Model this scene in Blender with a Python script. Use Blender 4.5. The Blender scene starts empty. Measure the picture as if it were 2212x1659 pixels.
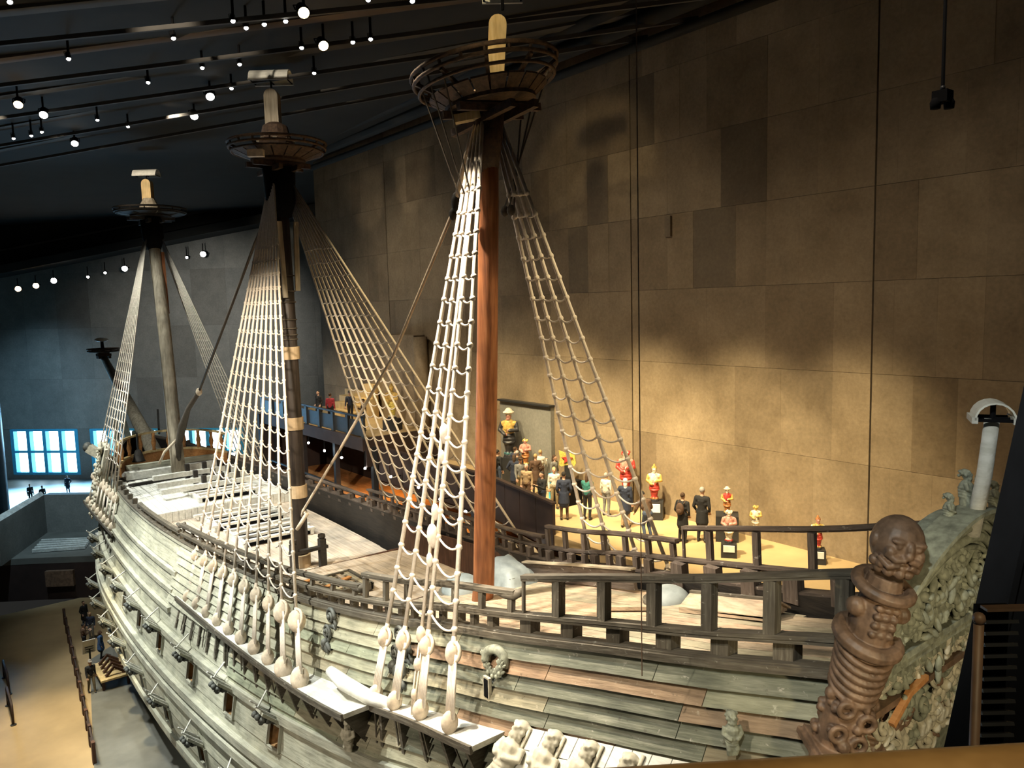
import bpy, math, random
import numpy as np
from mathutils import Vector, Matrix

random.seed(7)
rng = np.random.default_rng(11)
SC = bpy.context.scene
COL = SC.collection
PI = math.pi
K = 0.85          # ship data below are authored in ship units of 0.85 m

# ------------------------------------------------------------------ camera
cam = bpy.data.cameras.new('camera')
cam.sensor_fit = 'HORIZONTAL'; cam.sensor_width = 36.0
cam.lens = 1661.0 / 2212.0 * 36.0
cam.clip_start = 0.05; cam.clip_end = 400
cam_o = bpy.data.objects.new('camera', cam); COL.objects.link(cam_o)
_dn = Vector((414.0, 17000 - 829.5, 1661.0)).normalized()          # world down seen in the camera (x right, y down, z forward)
_u0 = -210.0
_hy = 829.5 - (_dn.x * (_u0 - 1106) + _dn.z * 1661) / _dn.y
_fw = Vector((_u0 - 1106, _hy - 829.5, 1661.0)).normalized()        # towards the bow
_rt = _fw.cross(-_dn)
def _w(c): return Vector((_rt.dot(c), _fw.dot(c), -_dn.dot(c)))
_cx, _cy, _cz = _w(Vector((1, 0, 0))), _w(Vector((0, -1, 0))), _w(Vector((0, 0, -1)))
CAM = Vector((-13.92, -19.46, 9.01))
m = Matrix((_cx, _cy, _cz)).transposed().to_4x4()
m.translation = CAM * K
cam_o.matrix_world = m
SC.camera = cam_o

# ------------------------------------------------------------------ world, exposure
SC.view_settings.view_transform = 'Standard'
SC.view_settings.look = 'None'
SC.view_settings.gamma = 1.0
SC.view_settings.use_curve_mapping = False
SC.view_settings.exposure = 0.3
wd = bpy.data.worlds.new('world'); SC.world = wd; wd.use_nodes = True
wd.node_tree.nodes['Background'].inputs[0].default_value = (0.9, 0.9, 0.84, 1)
wd.node_tree.nodes['Background'].inputs[1].default_value = 0.016

if hasattr(SC, 'cycles'):
    SC.cycles.max_bounces = 3; SC.cycles.diffuse_bounces = 2; SC.cycles.glossy_bounces = 2; SC.cycles.transmission_bounces = 2
    SC.cycles.adaptive_threshold = 0.08; SC.cycles.caustics_reflective = False; SC.cycles.caustics_refractive = False

# ------------------------------------------------------------------ lights of the hall
def spot(name, loc, target, power, angle, blend=0.6, color=(1, 0.95, 0.85), size=0.25):
    l = bpy.data.lights.new(name, 'SPOT'); l.energy = power; l.spot_size = math.radians(angle); l.spot_blend = blend
    l.color = color; l.shadow_soft_size = size
    o = bpy.data.objects.new(name, l); COL.objects.link(o)
    o.location = Vector(loc) * K
    o.rotation_euler = (Vector(target) - Vector(loc)).to_track_quat('-Z', 'Y').to_euler()
    return o
def area(name, loc, target, power, sx, sy, color=(1, 1, 1)):
    l = bpy.data.lights.new(name, 'AREA'); l.shape = 'RECTANGLE'; l.size = sx; l.size_y = sy; l.energy = power; l.color = color
    o = bpy.data.objects.new(name, l); COL.objects.link(o)
    o.location = Vector(loc) * K
    o.rotation_euler = (Vector(target) - Vector(loc)).to_track_quat('-Z', 'Y').to_euler()
    return o
COOLW = (0.97, 1.0, 0.91); WARM = (1.0, 0.80, 0.46); WARMW = (1.0, 0.86, 0.66)
# ceiling spots on the ship
spot('hull_spot', (-15, 19, 16.5), (-5.2, 17, -4), 19000, 50, color=COOLW)
spot('hull_spot', (-14, 8, 16.0), (-5.0, 4, -4), 14000, 46, color=COOLW)
spot('hull_spot', (-13, 34, 16.5), (-4.2, 31, -4), 14000, 50, color=COOLW)
spot('deck_spot', (-7.3, 19.6, 19.5), (0, 22, -3), 10000, 50, color=COOLW)
spot('deck_spot', (-3.4, 15.3, 20.0), (1.0, 13, -3), 14000, 42, color=WARMW)
spot('deck_spot', (-4.7, 1.1, 19.8), (-0.6, -4.5, 0), 24000, 38, color=WARMW)
spot('deck_spot', (-9.8, 5.2, 19.5), (-3.2, -2, 0), 9000, 42, color=COOLW)
spot('quarter_spot', (-15, -6, 15.0), (-3.0, -8, 0.2), 5200, 42, color=WARMW)
spot('fore_spot', (-9, 30, 19.5), (0, 36, 2), 6000, 62, color=COOLW)
spot('shroud_spot', (-12, 2, 13), (-1, 15, 3), 14000, 46, color=WARMW)
spot('shroud_spot', (-11, -9, 11.0), (-1.6, -1.4, 1.5), 4500, 38, color=WARMW)
spot('shroud_spot', (2, 0, 19.8), (4, 10, 3), 9000, 62, color=WARM)
spot('shroud_spot', (5, -12, 18), (2.6, -1, 4), 5000, 46, color=WARM)
spot('masthead_spot', (-11, -9, 18.8), (0, -1.5, 16.9), 2600, 16, color=WARM)
spot('masthead_spot', (-13, 4, 19.2), (0, 15.2, 18.4), 5000, 16, color=WARMW)
spot('masthead_spot', (-12, 24, 18.6), (0, 38.1, 17.6), 8000, 14, color=WARMW)
spot('stern_spot', (-13, -17.5, 14.0), (-1.8, -14, 4.0), 2600, 38, color=COOLW)
spot('stern_spot', (-9, -24, 6.0), (-0.8, -14.3, 2.0), 2600, 36, color=WARM)
spot('handrail_fill', (-15.5, -22.0, 13.5), (-12.4, -18.6, 8.0), 500, 50, color=WARM)  # unseen lamp added to brighten the near handrail
spot('hull_fill', (-24, -3, 7.0), (-5, -1, -3), 5200, 50, color=WARMW)  # low fill lamp added to lift the shade under the channels
spot('hull_fill', (-24, 14, 7.0), (-5, 16, -5), 3500, 50, color=COOLW)  # second added fill along the port hull
# warm spots on the statues and the wall behind them
for yy, pw in ((-6, 900), (-1.5, 1300), (3, 1500), (8, 1300), (13.5, 700)):
    spot('gallery_spot', (2.6, yy - 1.5, 15.5), (11.0, yy + 0.3, 0.2), pw * 11.0, 40, 1.0, WARM, 0.3)
spot('gallery_wall_spot', (-3, 4, 19.8), (11.5, 2, 1.0), 3000, 80, 1.0, WARMW, 0.6)
spot('gallery_wall_spot', (-3, -12, 19.8), (11.5, -9, 1.0), 1600, 76, 1.0, WARMW, 0.6)
spot('gallery_wall_spot', (-2, 24, 19.6), (11.5, 22, 3), 4000, 90, 1.0, WARMW, 0.6)
spot('lower_gallery_spot', (8.6, 22, 0.6), (8.6, 22.5, -4), 700, 120, 0.6, (1, 0.55, 0.18), 0.2)
spot('lower_gallery_spot', (8.6, 14.5, -0.95), (8.6, 14.5, -4), 160, 120, 0.6, (1, 0.6, 0.2), 0.2)
spot('stage_spot', (8.5, 27, 8.5), (9, 27, 1.6), 900, 75, 0.6, WARM, 0.2)
# the lit ground floor on the port side
spot('floor_spot', (-11, 28, 12.0), (-10.5, 27, -11), 20000, 38, 0.8, (1.0, 0.83, 0.5), 0.3)
# daylight through the far windows and the blue-lit end wall
wl = area('window_daylight', (2.0, 82.5, -5.6), (-5, 62, -13), 9000, 26, 5, (0.25, 0.62, 1.0)); wl.data.spread = math.radians(110)
spot('far_wall_spot', (-6, 62, 12), (-1, 86.5, -2), 9000, 46, 1.0, (0.4, 0.72, 1.0), 0.5)
spot('far_wall_spot', (2, 45, 14), (14, 72, 4), 14000, 62, 1.0, (0.95, 0.92, 0.85), 0.5)
spot('stair_fill', (-9, 44, 15), (-5.5, 57, -9), 9000, 40, 1.0, (0.6, 0.85, 1.0), 0.4)  # added bluish fill; stands in for ambient light on the stair enclosure

# ------------------------------------------------------------------ materials
def principled(name):
    mt = bpy.data.materials.new(name); mt.use_nodes = True
    nt = mt.node_tree; b = nt.nodes['Principled BSDF']
    return mt, nt, b
def ramp(nt, fac, stops):
    r = nt.nodes.new('ShaderNodeValToRGB'); cr = r.color_ramp
    while len(cr.elements) > 1: cr.elements.remove(cr.elements[-1])
    cr.elements[0].position = stops[0][0]; cr.elements[0].color = (*stops[0][1], 1)
    for p, c in stops[1:]:
        e = cr.elements.new(p); e.color = (*c, 1)
    nt.links.new(fac, r.inputs[0]); return r.outputs[0]
def coords(nt, scale, kind='Object'):
    tc = nt.nodes.new('ShaderNodeTexCoord'); mp = nt.nodes.new('ShaderNodeMapping')
    mp.inputs['Scale'].default_value = scale
    nt.links.new(tc.outputs[kind], mp.inputs[0]); return mp.outputs[0]
def noise(nt, vec, scale, detail=4, rough=0.6):
    n = nt.nodes.new('ShaderNodeTexNoise'); n.inputs['Scale'].default_value = scale
    n.inputs['Detail'].default_value = detail; n.inputs['Roughness'].default_value = rough
    nt.links.new(vec, n.inputs['Vector']); return n.outputs[0]
def mixc(nt, a, b, fac, mode='MIX'):
    n = nt.nodes.new('ShaderNodeMix'); n.data_type = 'RGBA'; n.blend_type = mode
    if isinstance(fac, float): n.inputs[0].default_value = fac
    else: nt.links.new(fac, n.inputs[0])
    for s, v in ((n.inputs[6], a), (n.inputs[7], b)):
        if isinstance(v, tuple): s.default_value = (*v, 1)
        else: nt.links.new(v, s)
    return n.outputs[2]
def bump(nt, b, h, strength, dist=0.02):
    n = nt.nodes.new('ShaderNodeBump'); n.inputs['Strength'].default_value = strength; n.inputs['Distance'].default_value = dist
    nt.links.new(h, n.inputs['Height']); nt.links.new(n.outputs[0], b.inputs['Normal'])
def wood(name, stops, scale=(6, 0.6, 6), nscale=2.0, rough=0.75, bmp=0.4, rnd=0.0, tints=None, grain=False):
    """weathered wood: grain stretched along y, optional tint per piece"""
    mt, nt, b = principled(name)
    v = coords(nt, scale)
    if grain:                                   # grain follows the length of each plank
        ga = nt.nodes.new('ShaderNodeAttribute'); ga.attribute_name = 'grain'
        mp = nt.nodes.new('ShaderNodeMapping'); mp.inputs['Scale'].default_value = (0.45, 5.0, 1.0)
        nt.links.new(ga.outputs['Vector'], mp.inputs[0]); v = mp.outputs[0]
    n1 = noise(nt, v, nscale, 3, 0.65)
    n2 = noise(nt, coords(nt, (1, 1, 1)), 1.3, 2)
    c = ramp(nt, n1, stops)
    c = mixc(nt, c, ramp(nt, n2, [(0.3, (0.55, 0.55, 0.55)), (0.7, (1.15, 1.12, 1.08))]), 0.6, 'MULTIPLY')
    if grain:                                   # pale chips and salt spots
        n3 = noise(nt, coords(nt, (1, 1, 1.6)), 4.5, 3, 0.7)
        c = mixc(nt, c, (0.50, 0.48, 0.42), ramp(nt, n3, [(0.64, (0, 0, 0)), (0.74, (0.7, 0.7, 0.7))]))
        c = mixc(nt, c, (0.05, 0.045, 0.035), ramp(nt, n3, [(0.26, (0.6, 0.6, 0.6)), (0.36, (0, 0, 0))]))
    if tints or rnd:
        oi = nt.nodes.new('ShaderNodeObjectInfo')
        tt = tints or [(0, (1 - rnd,) * 3), (1, (1 + rnd,) * 3)]
        c = mixc(nt, c, ramp(nt, oi.outputs['Random'], tt), 1.0, 'MULTIPLY')
    nt.links.new(c, b.inputs['Base Color']); b.inputs['Roughness'].default_value = rough
    bump(nt, b, n1, bmp, 0.03)
    return mt
def plain(name, col, rough=0.6, metal=0.0, var=0.25, scale=4.0, bmp=0.15):
    mt, nt, b = principled(name)
    n = noise(nt, coords(nt, (1, 1, 1)), scale, 3)
    lo = tuple(x * (1 - var) for x in col); hi = tuple(min(1, x * (1 + var)) for x in col)
    nt.links.new(ramp(nt, n, [(0.3, lo), (0.7, hi)]), b.inputs['Base Color'])
    b.inputs['Roughness'].default_value = rough; b.inputs['Metallic'].default_value = metal
    if bmp: bump(nt, b, n, bmp, 0.02)
    return mt
def emis(name, col, strength):
    mt, nt, b = principled(name)
    b.inputs['Base Color'].default_value = (*col, 1)
    b.inputs['Emission Color'].default_value = (*col, 1); b.inputs['Emission Strength'].default_value = strength
    return mt
MT = {}
MT['hull'] = wood('pale_weathered_oak', [(0.25, (0.26, 0.26, 0.20)), (0.5, (0.44, 0.44, 0.35)), (0.75, (0.56, 0.56, 0.46))], (4, 0.35, 4), 2.0, grain=True)
MT['plank'] = wood('aged_hull_plank', [(0.25, (0.16, 0.12, 0.085)), (0.5, (0.29, 0.23, 0.17)), (0.75, (0.40, 0.33, 0.25))], (5, 0.35, 6), 2.2, bmp=0.6,
    tints=[(0, (0.72, 0.82, 0.74)), (0.35, (0.86, 0.92, 0.82)), (0.55, (0.95, 0.88, 0.78)), (0.8, (1.02, 0.84, 0.70)), (1, (1.0, 0.96, 0.82))], grain=True)
MT['plank_green'] = wood('dark_green_grey_plank', [(0.25, (0.075, 0.085, 0.062)), (0.5, (0.15, 0.16, 0.12)), (0.78, (0.27, 0.275, 0.22))], (5, 0.35, 6), 2.2, bmp=0.6, rnd=0.15, grain=True)
MT['plank_grey'] = wood('grey_green_plank', [(0.25, (0.17, 0.175, 0.13)), (0.5, (0.30, 0.30, 0.235)), (0.78, (0.42, 0.415, 0.34))], (5, 0.35, 6), 2.2, bmp=0.6, grain=True,
    tints=[(0, (0.82, 0.9, 0.82)), (0.5, (1.0, 0.98, 0.9)), (0.8, (1.02, 0.9, 0.78)), (1, (1.0, 0.97, 0.88))])
MT['wale'] = wood('pale_wale_oak', [(0.25, (0.28, 0.28, 0.22)), (0.6, (0.52, 0.52, 0.43)), (0.8, (0.62, 0.62, 0.53))], (4, 0.3, 4), 2.5, grain=True)
MT['rail'] = wood('grey_brown_rail', [(0.25, (0.055, 0.045, 0.034)), (0.55, (0.12, 0.105, 0.08)), (0.8, (0.23, 0.215, 0.175))], (6, 0.5, 6), 2.5, rnd=0.12, grain=True)
MT['rail_far'] = wood('dark_rail', [(0.25, (0.05, 0.035, 0.028)), (0.6, (0.13, 0.10, 0.08)), (0.85, (0.25, 0.21, 0.18))], (6, 0.5, 6), 2.5, rnd=0.12, grain=True)
MT['dark'] = wood('tarred_dark_oak', [(0.3, (0.012, 0.010, 0.009)), (0.7, (0.035, 0.028, 0.022))], (6, 0.6, 6), 2.0)
MT['bulk'] = wood('red_brown_board', [(0.3, (0.045, 0.018, 0.010)), (0.7, (0.12, 0.055, 0.03))], (6, 6, 0.6), 2.0, rnd=0.25)
MT['deck'] = wood('bleached_deck', [(0.25, (0.42, 0.34, 0.26)), (0.55, (0.60, 0.51, 0.42)), (0.8, (0.70, 0.63, 0.54))], (5, 0.35, 5), 2.0, rnd=0.10)
MT['deck2'] = wood('mottled_deck', [(0.25, (0.22, 0.19, 0.14)), (0.5, (0.40, 0.34, 0.26)), (0.8, (0.54, 0.47, 0.38))], (5, 0.35, 5), 2.2, rnd=0.2,
    tints=[(0, (0.8, 0.86, 0.78)), (0.4, (0.95, 0.92, 0.86)), (0.7, (1.12, 0.95, 0.85)), (1, (1.05, 1.0, 0.9))])
MT['white'] = wood('chalky_white_board', [(0.25, (0.52, 0.52, 0.46)), (0.6, (0.74, 0.74, 0.70)), (0.8, (0.82, 0.82, 0.78))], (4, 0.5, 4), 2.0)
MT['rope'] = plain('hemp_rope', (0.66, 0.56, 0.43), 0.85, var=0.15, scale=14)
MT['rope_pale'] = plain('pale_rope', (0.74, 0.66, 0.56), 0.85, var=0.12, scale=14)
MT['rope_dark'] = plain('tarred_rope', (0.075, 0.06, 0.045), 0.85, scale=14)
MT['block'] = plain('pale_block_wood', (0.62, 0.52, 0.40), 0.7, scale=6)
MT['mizzen'] = wood('red_brown_spar', [(0.25, (0.13, 0.040, 0.014)), (0.55, (0.30, 0.11, 0.04)), (0.8, (0.42, 0.19, 0.09))], (5, 5, 0.25), 2.0, 0.55)
MT['main'] = wood('blackened_spar', [(0.3, (0.018, 0.013, 0.011)), (0.7, (0.06, 0.045, 0.036))], (5, 5, 0.3), 2.0, 0.5)
MT['fore'] = wood('greyed_spar', [(0.25, (0.20, 0.17, 0.12)), (0.55, (0.40, 0.35, 0.27)), (0.85, (0.56, 0.50, 0.40))], (4, 4, 0.3), 2.0)
MT['band'] = plain('tan_mast_band', (0.46, 0.34, 0.21), 0.7, var=0.12)
MT['pine'] = wood('yellow_pine', [(0.25, (0.55, 0.38, 0.16)), (0.6, (0.74, 0.56, 0.29)), (0.85, (0.82, 0.68, 0.42))], (6, 6, 0.4), 2.0)
MT['top'] = wood('dark_brown_top', [(0.3, (0.035, 0.020, 0.012)), (0.7, (0.11, 0.065, 0.038))], (4, 4, 4), 2.0, rnd=0.2)
MT['hood'] = plain('white_hood', (0.72, 0.72, 0.66), 0.5, var=0.12)
MT['black'] = plain('matt_black', (0.006, 0.006, 0.007), 1.0, var=0.2, bmp=0)
MT['black'].node_tree.nodes['Principled BSDF'].inputs['Specular IOR Level'].default_value = 0.1
MT['carve'] = plain('grey_green_carving', (0.24, 0.255, 0.20), 0.7, var=0.45, scale=6)
MT['carve_brown'] = plain('brown_carving', (0.16, 0.10, 0.065), 0.5, var=0.45, scale=5)
MT['carve_pale'] = plain('pale_carving', (0.46, 0.43, 0.34), 0.7, var=0.3, scale=6)
MT['carve_dark'] = plain('dark_grey_carving', (0.10, 0.105, 0.095), 0.6, var=0.4, scale=6)
MT['port_in'] = plain('warm_port_wood', (0.36, 0.21, 0.09), 0.8, var=0.4)
MT['orange'] = wood('orange_wood', [(0.3, (0.42, 0.17, 0.05)), (0.7, (0.62, 0.30, 0.10))], (5, 0.6, 5), 2.0)
MT['cloth'] = plain('grey_blue_sheet', (0.25, 0.285, 0.29), 0.6, var=0.2, scale=3)

# ------------------------------------------------------------------ mesh helpers
class MB:
    def __init__(s): s.v = []; s.f = []; s.mi = []; s.cur = 0; s.at = []
    def add(s, vs, fs, at=None):
        o = len(s.v); s.at.extend(at if at is not None else [(p[1], p[2], p[0]) for p in vs]); s.v.extend([tuple(float(c) for c in p) for p in vs]); s.f.extend([tuple(o + i for i in q) for q in fs]); s.mi.extend([s.cur] * len(fs)); return s
    def box(s, c, size, M=None):
        hx, hy, hz = (q / 2 for q in size)
        vs = [Vector((x, y, z)) for x in (-hx, hx) for y in (-hy, hy) for z in (-hz, hz)]
        if M is not None: vs = [M @ p for p in vs]
        vs = [p + Vector(c) for p in vs]
        return s.add(vs, [(0, 1, 3, 2), (4, 6, 7, 5), (0, 4, 5, 1), (2, 3, 7, 6), (0, 2, 6, 4), (1, 5, 7, 3)])
    def beam(s, a, b, w, h, up=(0, 0, 1)):
        return s.sweep([a, b], w, h, up)
    def sweep(s, pts, w, h, up=(0, 0, 1)):
        """rectangular section w (sideways) x h (along up) swept along pts"""
        P = [Vector(p) for p in pts]; n = len(P); vs = []; U = Vector(up); at = []; ln = random.uniform(0, 30); dp = random.uniform(0, 9)
        for i, p in enumerate(P):
            t = (P[min(i + 1, n - 1)] - P[max(i - 1, 0)]).normalized()
            sd = t.cross(U)
            if sd.length < 1e-5: sd = t.cross(Vector((1, 0, 0)))
            sd.normalize(); uu = sd.cross(t)
            ww = w[i] if isinstance(w, (list, tuple)) else w; hh = h[i] if isinstance(h, (list, tuple)) else h
            if i: ln += (P[i] - P[i - 1]).length
            at += [(ln, dp, 0), (ln, dp + ww, 0), (ln, dp + ww + hh, 0), (ln, dp - hh, 0)]
            vs += [p - sd * ww / 2 - uu * hh / 2, p + sd * ww / 2 - uu * hh / 2, p + sd * ww / 2 + uu * hh / 2, p - sd * ww / 2 + uu * hh / 2]
        fs = [(3, 2, 1, 0)] + [(4 * i + j, 4 * i + (j + 1) % 4, 4 * i + 4 + (j + 1) % 4, 4 * i + 4 + j) for i in range(n - 1) for j in range(4)]
        k = 4 * (n - 1); fs.append((k, k + 1, k + 2, k + 3))
        return s.add(vs, fs, at)
    def tube(s, pts, r, seg=6, closed=False):
        P = [Vector(p) for p in pts]; n = len(P); vs = []; prev = None
        for i, p in enumerate(P):
            if closed: t = (P[(i + 1) % n] - P[i - 1])
            else: t = (P[min(i + 1, n - 1)] - P[max(i - 1, 0)])
            t = t.normalized() if t.length > 1e-9 else Vector((0, 0, 1))
            if prev is None:
                a = Vector((0, 0, 1)) if abs(t.z) < 0.9 else Vector((1, 0, 0))
                u = t.cross(a).normalized()
            else:
                u = prev - t * prev.dot(t)
                u = u.normalized() if u.length > 1e-6 else t.orthogonal().normalized()
            prev = u; w = t.cross(u)
            rr = r[i] if isinstance(r, (list, tuple)) else r
            vs += [p + (u * math.cos(2 * PI * j / seg) + w * math.sin(2 * PI * j / seg)) * rr for j in range(seg)]
        m = n if closed else n - 1
        fs = [(seg * i + j, seg * i + (j + 1) % seg, seg * ((i + 1) % n) + (j + 1) % seg, seg * ((i + 1) % n) + j) for i in range(m) for j in range(seg)]
        if not closed: fs += [tuple(range(seg - 1, -1, -1)), tuple(seg * (n - 1) + j for j in range(seg))]
        return s.add(vs, fs)
    def ball(s, c, r, su=10, sv=7, M=None):
        r = r if isinstance(r, (tuple, list)) else (r, r, r)
        vs = []
        for i in range(sv + 1):
            th = PI * i / sv
            for j in range(su):
                ph = 2 * PI * j / su
                p = Vector((r[0] * math.sin(th) * math.cos(ph), r[1] * math.sin(th) * math.sin(ph), r[2] * math.cos(th)))
                if M is not None: p = M @ p
                vs.append(p + Vector(c))
        fs = [(su * i + j, su * (i + 1) + j, su * (i + 1) + (j + 1) % su, su * i + (j + 1) % su) for i in range(sv) for j in range(su)]
        return s.add(vs, fs)
    def lathe(s, c, prof, seg=20, M=None):
        """prof: (radius, z) pairs"""
        vs = []
        for r, z in prof:
            for j in range(seg):
                a = 2 * PI * j / seg; p = Vector((r * math.cos(a), r * math.sin(a), z))
                if M is not None: p = M @ p
                vs.append(p + Vector(c))
        n = len(prof)
        fs = [(seg * i + j, seg * i + (j + 1) % seg, seg * (i + 1) + (j + 1) % seg, seg * (i + 1) + j) for i in range(n - 1) for j in range(seg)]
        fs += [tuple(range(seg - 1, -1, -1)), tuple(seg * (n - 1) + j for j in range(seg))]
        return s.add(vs, fs)
    def grid(s, rows, flip=False):
        n, m = len(rows), len(rows[0]); vs = [p for r in rows for p in r]
        fs = [(m * i + j, m * i + j + 1, m * (i + 1) + j + 1, m * (i + 1) + j) for i in range(n - 1) for j in range(m - 1)]
        if flip: fs = [q[::-1] for q in fs]
        return s.add(vs, fs)
    def prism(s, poly, ext):
        """polygon (3d points) pushed along ext"""
        e = Vector(ext); a = [Vector(p) for p in poly]; n = len(a)
        fs = [tuple(range(n - 1, -1, -1)), tuple(range(n, 2 * n))] + [(i, (i + 1) % n, n + (i + 1) % n, n + i) for i in range(n)]
        return s.add(a + [p + e for p in a], fs)
    def torus(s, c, R, r, M=None, seg=16, ts=6, a0=0.0, a1=2 * PI):
        full = abs(a1 - a0 - 2 * PI) < 1e-6
        n = seg if full else seg + 1
        pts = []
        for i in range(n):
            a = a0 + (a1 - a0) * i / seg
            p = Vector((R * math.cos(a), R * math.sin(a), 0))
            if M is not None: p = M @ p
            pts.append(p + Vector(c))
        return s.tube(pts, r, ts, closed=full)
    def mesh(s, name, mats, smooth=False, k=K):
        me = bpy.data.meshes.new(name)
        me.from_pydata([(a * k, b * k, c * k) for a, b, c in s.v], [], s.f)
        for mt in (mats if isinstance(mats, (list, tuple)) else [mats]): me.materials.append(mt)
        al = me.attributes.new('grain', 'FLOAT_VECTOR', 'POINT'); al.data.foreach_set('vector', [c for p in s.at for c in p])
        if max(s.mi, default=0): me.polygons.foreach_set('material_index', s.mi)
        if smooth: me.polygons.foreach_set('use_smooth', [True] * len(me.polygons))
        me.update(); return me
    def build(s, name, mats, parent=None, smooth=False, k=K, loc=None):
        return link(name, s.mesh(name, mats, smooth, k), parent, loc)
def link(name, me, parent=None, loc=None):
    o = bpy.data.objects.new(name, me); COL.objects.link(o)
    if parent is not None: o.parent = parent
    if loc is not None: o.location = Vector(loc) * K
    return o
def empty(name, parent=None, loc=(0, 0, 0)):
    o = bpy.data.objects.new(name, None); COL.objects.link(o); o.location = Vector(loc) * K
    o.empty_display_size = 0.2
    if parent is not None: o.parent = parent
    return o
def tag(o, label=None, cat=None, group=None, kind=None):
    if label: o['label'] = label
    if cat: o['category'] = cat
    if group: o['group'] = group
    if kind: o['kind'] = kind
    return o
def smooth_shade_flat(o):
    return o
def curve(xs, ys):
    xs = np.array(xs, float); ys = np.array(ys, float)
    d = np.diff(ys) / np.diff(xs)
    mm = np.concatenate([[d[0]], (d[1:] * np.diff(xs)[:-1] + d[:-1] * np.diff(xs)[1:]) / (xs[2:] - xs[:-2]), [d[-1]]])
    def f(x):
        x = min(max(x, xs[0]), xs[-1]); i = min(int(np.searchsorted(xs, x, 'right')) - 1, len(xs) - 2); i = max(i, 0)
        h = xs[i + 1] - xs[i]; t = (x - xs[i]) / h
        return float((2*t**3-3*t*t+1)*ys[i] + (t**3-2*t*t+t)*h*mm[i] + (-2*t**3+3*t*t)*ys[i+1] + (t**3-t*t)*h*mm[i+1])
    return f
def lerp(a, b, t): return Vector(a) * (1 - t) + Vector(b) * t
def rot_to(z, xhint=(1, 0, 0)):
    z = Vector(z).normalized(); x = Vector(xhint); x = (x - z * x.dot(z))
    x = x.normalized() if x.length > 1e-6 else z.orthogonal().normalized()
    return Matrix((x, z.cross(x), z)).transposed()
# ================================================================== THE HALL
def concrete(name, c0, c1, rnd=True):
    mt, nt, b = principled(name)
    v = nt.nodes.new('ShaderNodeNewGeometry').outputs['Position']     # stains run on from panel to panel
    n1 = noise(nt, v, 0.55, 5, 0.72); n2 = noise(nt, v, 9.0, 2)
    c = ramp(nt, n1, [(0.3, c0), (0.7, c1)])
    c = mixc(nt, c, ramp(nt, n2, [(0.3, (0.82,) * 3), (0.75, (1.08,) * 3)]), 0.8, 'MULTIPLY')
    if rnd:
        oi = nt.nodes.new('ShaderNodeObjectInfo')
        c = mixc(nt, c, ramp(nt, oi.outputs['Random'], [(0, (0.70, 0.66, 0.60)), (0.12, (0.84, 0.81, 0.77)), (0.4, (0.95, 0.93, 0.90)), (1, (1.08, 1.05, 1.0))]), 1.0, 'MULTIPLY')
    nt.links.new(c, b.inputs['Base Color']); b.inputs['Roughness'].default_value = 0.9
    bump(nt, b, n2, 0.15, 0.02)
    return mt
MT['conc'] = concrete('cast_concrete', (0.21, 0.16, 0.10), (0.36, 0.285, 0.19))
MT['conc_dark'] = concrete('stained_concrete', (0.16, 0.125, 0.085), (0.23, 0.185, 0.125))
MT['conc_joint'] = plain('joint_concrete', (0.12, 0.095, 0.065), 0.95)  # darker concrete behind the panel joints
MT['oak_rail'] = wood('oak_handrail', [(0.3, (0.34, 0.19, 0.07)), (0.7, (0.52, 0.32, 0.13))], (3, 3, 3), 2.0, 0.5)
MT['conc_far'] = concrete('grey_concrete', (0.17, 0.175, 0.165), (0.25, 0.25, 0.235))
MT['ceiling'] = plain('black_ceiling', (0.013, 0.0125, 0.010), 0.9, var=0.3, scale=0.4)
MT['beam'] = plain('grey_brown_beam', (0.055, 0.050, 0.044), 0.8, var=0.4, scale=0.3)
MT['beam_brown'] = plain('brown_beam', (0.075, 0.050, 0.032), 0.8, var=0.4, scale=0.3)
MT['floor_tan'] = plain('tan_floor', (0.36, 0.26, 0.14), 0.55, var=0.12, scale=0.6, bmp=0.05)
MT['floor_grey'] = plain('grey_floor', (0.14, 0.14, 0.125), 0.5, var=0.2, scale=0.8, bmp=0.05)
MT['floor_gal'] = plain('gallery_floor', (0.50, 0.36, 0.19), 0.6, var=0.12, scale=0.8, bmp=0.05)
MT['brown_dark'] = plain('dark_brown_board', (0.030, 0.016, 0.013), 0.7, var=0.3, scale=1.0)
MT['steel'] = plain('dark_steel', (0.03, 0.032, 0.036), 0.5, 0.3, var=0.2)
MT['glow'] = emis('window_daylight_sky', (0.72, 0.93, 1.0), 5.5)
MT['daylit_frame'] = plain('daylit_blue_frame', (0.06, 0.42, 0.66), 0.5, var=0.1, bmp=0)  # blue daylight bounced onto the window frames, put into their colour
MT['lamp_w'] = emis('lamp_white', (1.0, 0.97, 0.9), 30)
MT['lamp_y'] = emis('lamp_warm', (1.0, 0.62, 0.28), 30)
MT['paper'] = plain('white_sign', (0.75, 0.75, 0.72), 0.6, var=0.08, bmp=0)

def structure(o, label=None): o['kind'] = 'structure'; return o

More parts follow.
